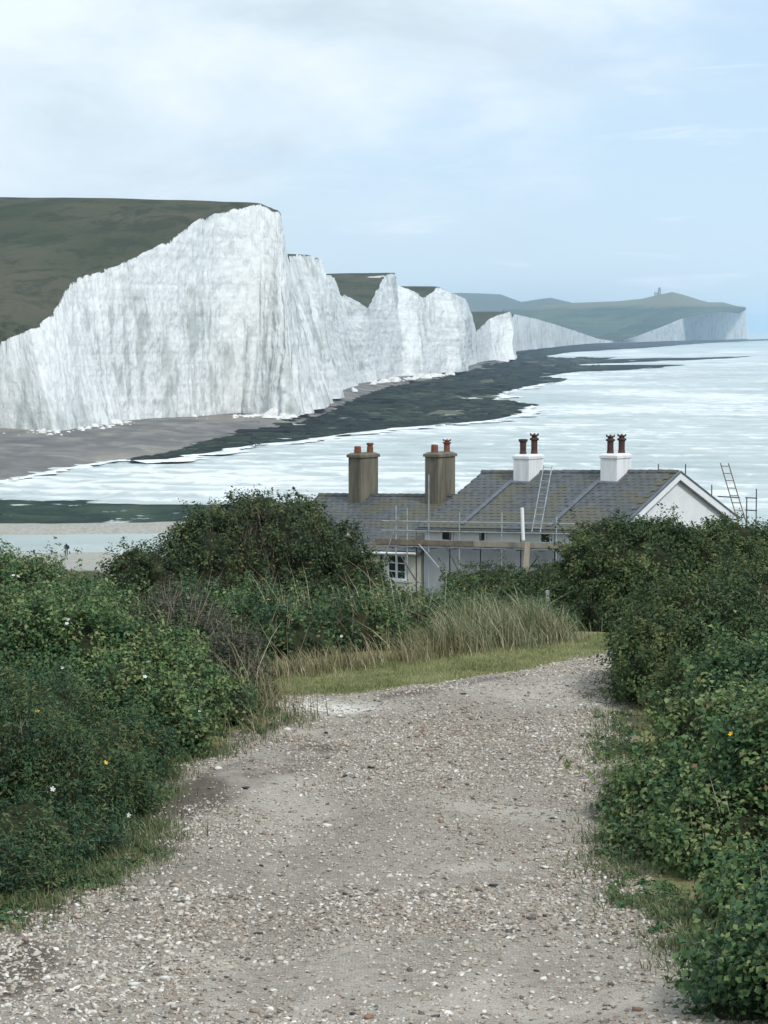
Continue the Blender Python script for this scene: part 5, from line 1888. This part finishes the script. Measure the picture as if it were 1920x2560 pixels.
def build_grass():
    wind = np.array([-0.75, 0.0, 0.0])
    # tall pale grass along the foot of the hedge
    P = curve_points([(640, 1700), (760, 1690), (900, 1675), (1050, 1655), (1200, 1635), (1330, 1615), (1400, 1606)], 3800, 0.30)
    n = len(P)
    blades('tall_grass', P, RNG.uniform(0.10, 0.40, n) * (0.6 + 0.45 * sstep(-1.2, 0.5, P[:, 0])), wind, RNG.uniform(0.006, 0.011, n), 0.50 + 0.28 * RNG.normal(size=n), M['dry_grass'], 'pale dry tall grass along the foot of the hedge')
    # the taller greenish clump right of centre
    P = curve_points([(1080, 1640), (1180, 1632), (1290, 1618), (1370, 1606)], 7000, 0.65, 0.25)
    n = len(P)
    hump = np.interp(P[:, 0], [0.4, 1.0, 1.6, 2.2], [0.55, 1.0, 0.95, 0.5])
    blades('tall_grass', P, RNG.uniform(0.25, 0.66, n) * hump, wind * 0.8, RNG.uniform(0.006, 0.011, n), 0.64 + 0.30 * RNG.normal(size=n), M['green_grass'], 'tall grey green grass clump leaning left beside the clipped hedge')
    # stalks rising through the middle of the hedge
    P = curve_points([(700, 1640), (850, 1632), (1000, 1620), (1150, 1612)], 300, 0.5, 0.3)
    n = len(P)
    blades('tall_grass', P, RNG.uniform(0.5, 0.95, n), wind, RNG.uniform(0.006, 0.010, n), 0.66 + 0.2 * RNG.normal(size=n), M['dry_grass'], 'long straw coloured stalks rising through the bramble hedge')
    # dry tuft at the end of the left bank
    P = curve_points([(420, 1890), (520, 1850), (600, 1820), (680, 1780)], 1700, 0.4, 0.2)
    n = len(P)
    blades('tall_grass', P, RNG.uniform(0.12, 0.42, n), wind * 1.1, RNG.uniform(0.005, 0.010, n), 0.36 + 0.28 * RNG.normal(size=n), M['dry_grass'], 'brown dry grass at the end of the left bank')
    P = curve_points([(470, 1800), (540, 1780), (600, 1760)], 130, 0.6, 0.35)
    n = len(P)
    blades('tall_grass', P, RNG.uniform(0.5, 0.9, n), wind * 1.2, RNG.uniform(0.005, 0.009, n), 0.72 + 0.2 * RNG.normal(size=n), M['dry_grass'], 'tall bleached stalks over the twiggy bush on the left bank')
    # green fringe on both edges of the track
    P = np.concatenate([curve_points([(-60, 2340), (120, 2255), (250, 2190), (370, 2120), (350, 2010), (400, 1940), (540, 1880), (700, 1790)], 30000, 0.22, 0.16) - np.array([0.06, 0, 0]),
                        curve_points([(700, 1790), (695, 1745)], 1500, 0.12, 0.08) - np.array([0.12, 0, 0])])
    n = len(P)
    blades('verge_grass', P, RNG.uniform(0.025, 0.10, n), wind * 0.6, RNG.uniform(0.005, 0.009, n), 0.40 + 0.25 * RNG.normal(size=n), M['green_grass'], 'short green grass along the left edge of the track')
    P = curve_points([(1760, 2470), (1640, 2320), (1530, 2190), (1540, 1985), (1525, 1830), (1550, 1680)], 20000, 0.20, 0.14) + np.array([0.08, 0, 0])
    n = len(P)
    blades('verge_grass', P, RNG.uniform(0.025, 0.09, n), wind * 0.6, RNG.uniform(0.005, 0.009, n), 0.38 + 0.25 * RNG.normal(size=n), M['green_grass'], 'short green grass along the right edge of the track')
    # mown strip
    k = 36000
    x = RNG.uniform(-1.9, 2.75, k)
    f = lawn_front(x)
    y = f + RNG.uniform(-0.15, 1.0, k) * np.interp(x, [-1.5, 0, 2.5], [2.6, 2.4, 2.2])
    keep = (y - f + 0.48 * fbm(x * 1.6, y * 1.6, seed=33, oct=5)) > 0.02
    x, y = x[keep], y[keep]
    P = np.stack([x, y, track_z(x, y) - 0.004], 1)
    n = len(P)
    tint = 0.5 + 0.5 * fbm(x * 2, y * 2, seed=44) + 0.18 * RNG.normal(size=n)
    blades('mown_grass', P, RNG.uniform(0.015, 0.05, n), wind * 0.3, RNG.uniform(0.004, 0.008, n), tint, M['lawn_grass'], 'strip of short yellowish mown grass at the end of the track')


build_grass()


def build_weeds():
    for pxs, n, off, lab in (([(-60, 2350), (120, 2262), (250, 2200), (375, 2125), (350, 2015), (400, 1945), (540, 1885), (690, 1800)], 260, -0.10, 'low leafy weeds along the left edge of the track'),
                             ([(1800, 2520), (1640, 2320), (1520, 2190), (1525, 1985), (1515, 1830), (1545, 1680)], 240, 0.14, 'low leafy weeds along the right edge of the track')):
        Q = curve_points(pxs, n, 0.16, 0.12) + np.array([off, 0, 0])
        m = len(Q)
        per = 34
        idx = np.repeat(np.arange(m), per)
        rad = RNG.uniform(0.03, 0.11, m)
        d = rand_dirs(len(idx)) * np.array([1, 1, 0.55])
        d[:, 2] = np.abs(d[:, 2])
        P = Q[idx] + d * (rad[idx] * RNG.random(len(idx)) ** 0.4)[:, None] + np.array([0, 0, 0.03])
        Nn = d + np.array([0, 0, 0.9]) + 0.4 * RNG.normal(size=P.shape)
        ln = RNG.uniform(0.012, 0.042, len(idx))
        tint = np.clip(RNG.uniform(0.2, 0.85, m)[idx] + 0.12 * RNG.normal(size=len(idx)), 0, 1)
        o = leaf_cloud('weeds', P, Nn, ln, ln * 0.6, tint, M['leaf_bramble'], None)
        tag(o, lab, 'weeds', kind='stuff')
    # dead twigs standing in the dome shaped bush
    n = 550
    c = at(640, 1400, 36.9)
    x = c.x + RNG.normal(size=n) * 0.55
    z = c.z + RNG.uniform(-0.7, 0.75, n)
    y = 36.65 + 0.35 * ((x - c.x) / 0.9) ** 2 + 0.9 * np.clip(z - c.z, 0, 2) ** 1.5 + RNG.uniform(-0.15, 0.25, n)
    P = np.stack([x, y, z], 1)
    tip = P + np.stack([RNG.normal(size=n) * 0.09 - 0.04, RNG.normal(size=n) * 0.06, RNG.uniform(0.12, 0.42, n)], 1)
    a = RNG.random(n) * 6.28
    s = np.stack([np.cos(a), np.sin(a), 0 * a], 1) * 0.006
    V = np.stack([P - s, P + s, tip], 1).reshape(-1, 3)
    o = obj('dead_twigs', mesh_np('dead_twigs', V, np.arange(3 * n).reshape(-1, 3)), M['bark'], BUSH['dome'][0])
    o['kind'] = 'stuff'


build_weeds()

# ------------------------------------------------------------------ gravel


def ico():
    t = (1 + 5 ** 0.5) / 2
    v = np.array([(-1, t, 0), (1, t, 0), (-1, -t, 0), (1, -t, 0), (0, -1, t), (0, 1, t), (0, -1, -t), (0, 1, -t), (t, 0, -1), (t, 0, 1), (-t, 0, -1), (-t, 0, 1)], float)
    v /= np.linalg.norm(v[0])
    f = np.array([(0, 11, 5), (0, 5, 1), (0, 1, 7), (0, 7, 10), (0, 10, 11), (1, 5, 9), (5, 11, 4), (11, 10, 2), (10, 7, 6), (7, 1, 8), (3, 9, 4), (3, 4, 2), (3, 2, 6), (3, 6, 8), (3, 8, 9), (4, 9, 5), (2, 4, 11), (6, 2, 10), (8, 6, 7), (9, 8, 1)])
    return v, f


def octa():
    v = np.array([(1, 0, 0), (-1, 0, 0), (0, 1, 0), (0, -1, 0), (0, 0, 1), (0, 0, -1)], float)
    f = np.array([(0, 2, 4), (2, 1, 4), (1, 3, 4), (3, 0, 4), (2, 0, 5), (1, 2, 5), (3, 1, 5), (0, 3, 5)])
    return v, f


def stones(name, P, r, tint, shape, label, flat=0.55):
    bv, bf = shape
    n, k = len(P), len(bv)
    S = np.stack([r * RNG.uniform(0.8, 1.7, n), r * RNG.uniform(0.7, 1.2, n), r * flat * RNG.uniform(0.7, 1.3, n)], 1)
    V = bv[None] * (1 + 0.22 * RNG.normal(size=(n, k, 1))) * S[:, None]
    a = RNG.random(n) * 2 * np.pi
    c, s = np.cos(a)[:, None], np.sin(a)[:, None]
    X = V[..., 0] * c - V[..., 1] * s
    Y = V[..., 0] * s + V[..., 1] * c
    tl = RNG.normal(size=(n, 2)) * 0.25
    Z = V[..., 2] + tl[:, :1] * X + tl[:, 1:] * Y
    V = np.stack([X, Y, Z], -1) + P[:, None]
    Fq = (bf[None] + (np.arange(n) * k)[:, None, None]).reshape(-1, 3)
    me = mesh_np(name, V.reshape(-1, 3), Fq, {'tint': np.repeat(np.clip(tint, 0, 1), k)})
    o = obj(name, me, M['flint'])
    tag(o, label, kind='stuff')
    return o


def build_gravel():
    n = 152000
    # even in the picture rather than on the ground: nearer stones are drawn larger
    y = 8.6 + (25.5 - 8.6) * RNG.random(n) ** 1.25
    xl, xr = track_edges(y)
    x = xl - 0.15 + (xr - xl + 0.35) * RNG.random(n)
    patch = fbm(x * 0.9, y * 0.75, seed=101, oct=4)
    front = lawn_front(x)
    wl = 0.30 * fbm(x * 1.6, y * 1.6, seed=33, oct=5)
    lawn = (y - front + wl * 1.6) > 0.05
    edge = np.minimum(x - xl, xr - x)
    prob = np.clip(0.76 + 1.7 * patch, 0.25, 1.0)
    for q in ((380, 2030), (470, 1985), (570, 1940), (680, 1890)):
        sx, sy = drop(*q)
        prob *= 1 - 0.75 * np.exp(-(((x - sx) / 0.28) ** 2 + ((y - sy) / 0.6) ** 2))
    for r0, r1 in ((-0.75, -0.3), (0.65, 1.0)):
        prob *= 1 - 0.35 * np.exp(-((x - np.interp(y, [8, 20], [r0, r1]) - 0.12 * fbm(y * 0.6, y * 0 + r0, seed=131)) / 0.24) ** 2)
    sx, sy = drop(900, 2400)
    prob *= 1 - 0.65 * np.exp(-(((x - sx) / 0.28) ** 2 + ((y - sy) / 0.5) ** 2))
    keep = (RNG.random(n) < prob) & (~lawn) & (edge + 0.1 * RNG.normal(size=n) > -0.1)
    x, y = x[keep], y[keep]
    n = len(x)
    r = np.clip(np.exp(RNG.normal(size=n) * 0.42) * 0.0076, 0.0034, 0.020) * (0.92 + 0.012 * (y - 9))
    t = np.clip(0.56 + 0.21 * RNG.normal(size=n) + 0.22 * fbm(x * 1.2, y * 1.2, seed=103), 0, 1)
    dark = RNG.random(n) < 0.05
    t[dark] = RNG.random(dark.sum()) * 0.25
    z = track_z(x, y) + r * 0.18
    P = np.stack([x, y, z], 1)
    near = (y < 13.0) & (r > 0.008)
    stones('gravel', P[near], r[near], t[near], ico(), 'pale flint gravel scattered over the near part of the track')
    stones('gravel', P[~near], r[~near], t[~near], octa(), 'fine flint gravel over the track')
    # larger single stones
    bv, bf = ico()
    meshes = {}
    for key in ('flint_white', 'flint_dark', 'flint_brown'):
        meshes[key] = []
        for q in range(5):
            v = bv * (1 + 0.30 * RNG.normal(size=(12, 1))) * np.array([1.35, 0.8, 0.45])
            me = mesh_np('flint', v, bf)
            me.materials.append(M[key])
            meshes[key].append(me)
    lab = {'flint_white': ('loose white flint lying on the track, larger than the gravel around it', 'large white flints on the track'),
           'flint_dark': ('loose black flint lying on the track, larger than the gravel around it', 'large dark flints on the track'),
           'flint_brown': ('loose reddish brown stone lying on the track among paler gravel', 'brown stones on the track')}
    for key, cnt, smin, smax in (('flint_white', 18, 0.018, 0.034), ('flint_dark', 16, 0.014, 0.026), ('flint_brown', 6, 0.016, 0.026)):
        for q in range(cnt):
            yy = 9.9 + 13 * random.random() ** 1.5
            a, b = track_edges(yy)
            xx = float(a + 0.1 + (b - a - 0.2) * random.random())
            if yy > lawn_front(xx) - 0.3: yy -= 2
            o = bpy.data.objects.new('flint', meshes[key][q % 5])
            COL.objects.link(o)
            s = random.uniform(smin, smax)
            o.scale = (s, s, s)
            o.rotation_euler = (random.uniform(-.2, .2), random.uniform(-.2, .2), random.uniform(0, 6.28))
            o.location = (xx, yy, float(track_z(np.array([xx]), np.array([yy]))[0]) + s * 0.28)
            tag(o, lab[key][0], 'stone', lab[key][1])


build_gravel()

# ------------------------------------------------------------------ sea haze
hz = MB().box(-60000, 60000, -200, 95000, -40, 200)
ho = hz.build('haze', None)
tag(ho, 'thin pale sea haze over the coast', kind='stuff')
mh = bpy.data.materials.new('haze')
mh.use_nodes = True
nt = mh.node_tree
nt.nodes.clear()
out_ = N(nt, 'ShaderNodeOutputMaterial')
pv = N(nt, 'ShaderNodeVolumePrincipled')
pv.inputs['Color'].default_value = (0.62, 0.82, 1.0, 1)
pv.inputs['Density'].default_value = 0.000080
pv.inputs['Anisotropy'].default_value = 0.2
L(nt, pv.outputs[0], out_.inputs['Volume'])
ho.data.materials.append(mh)
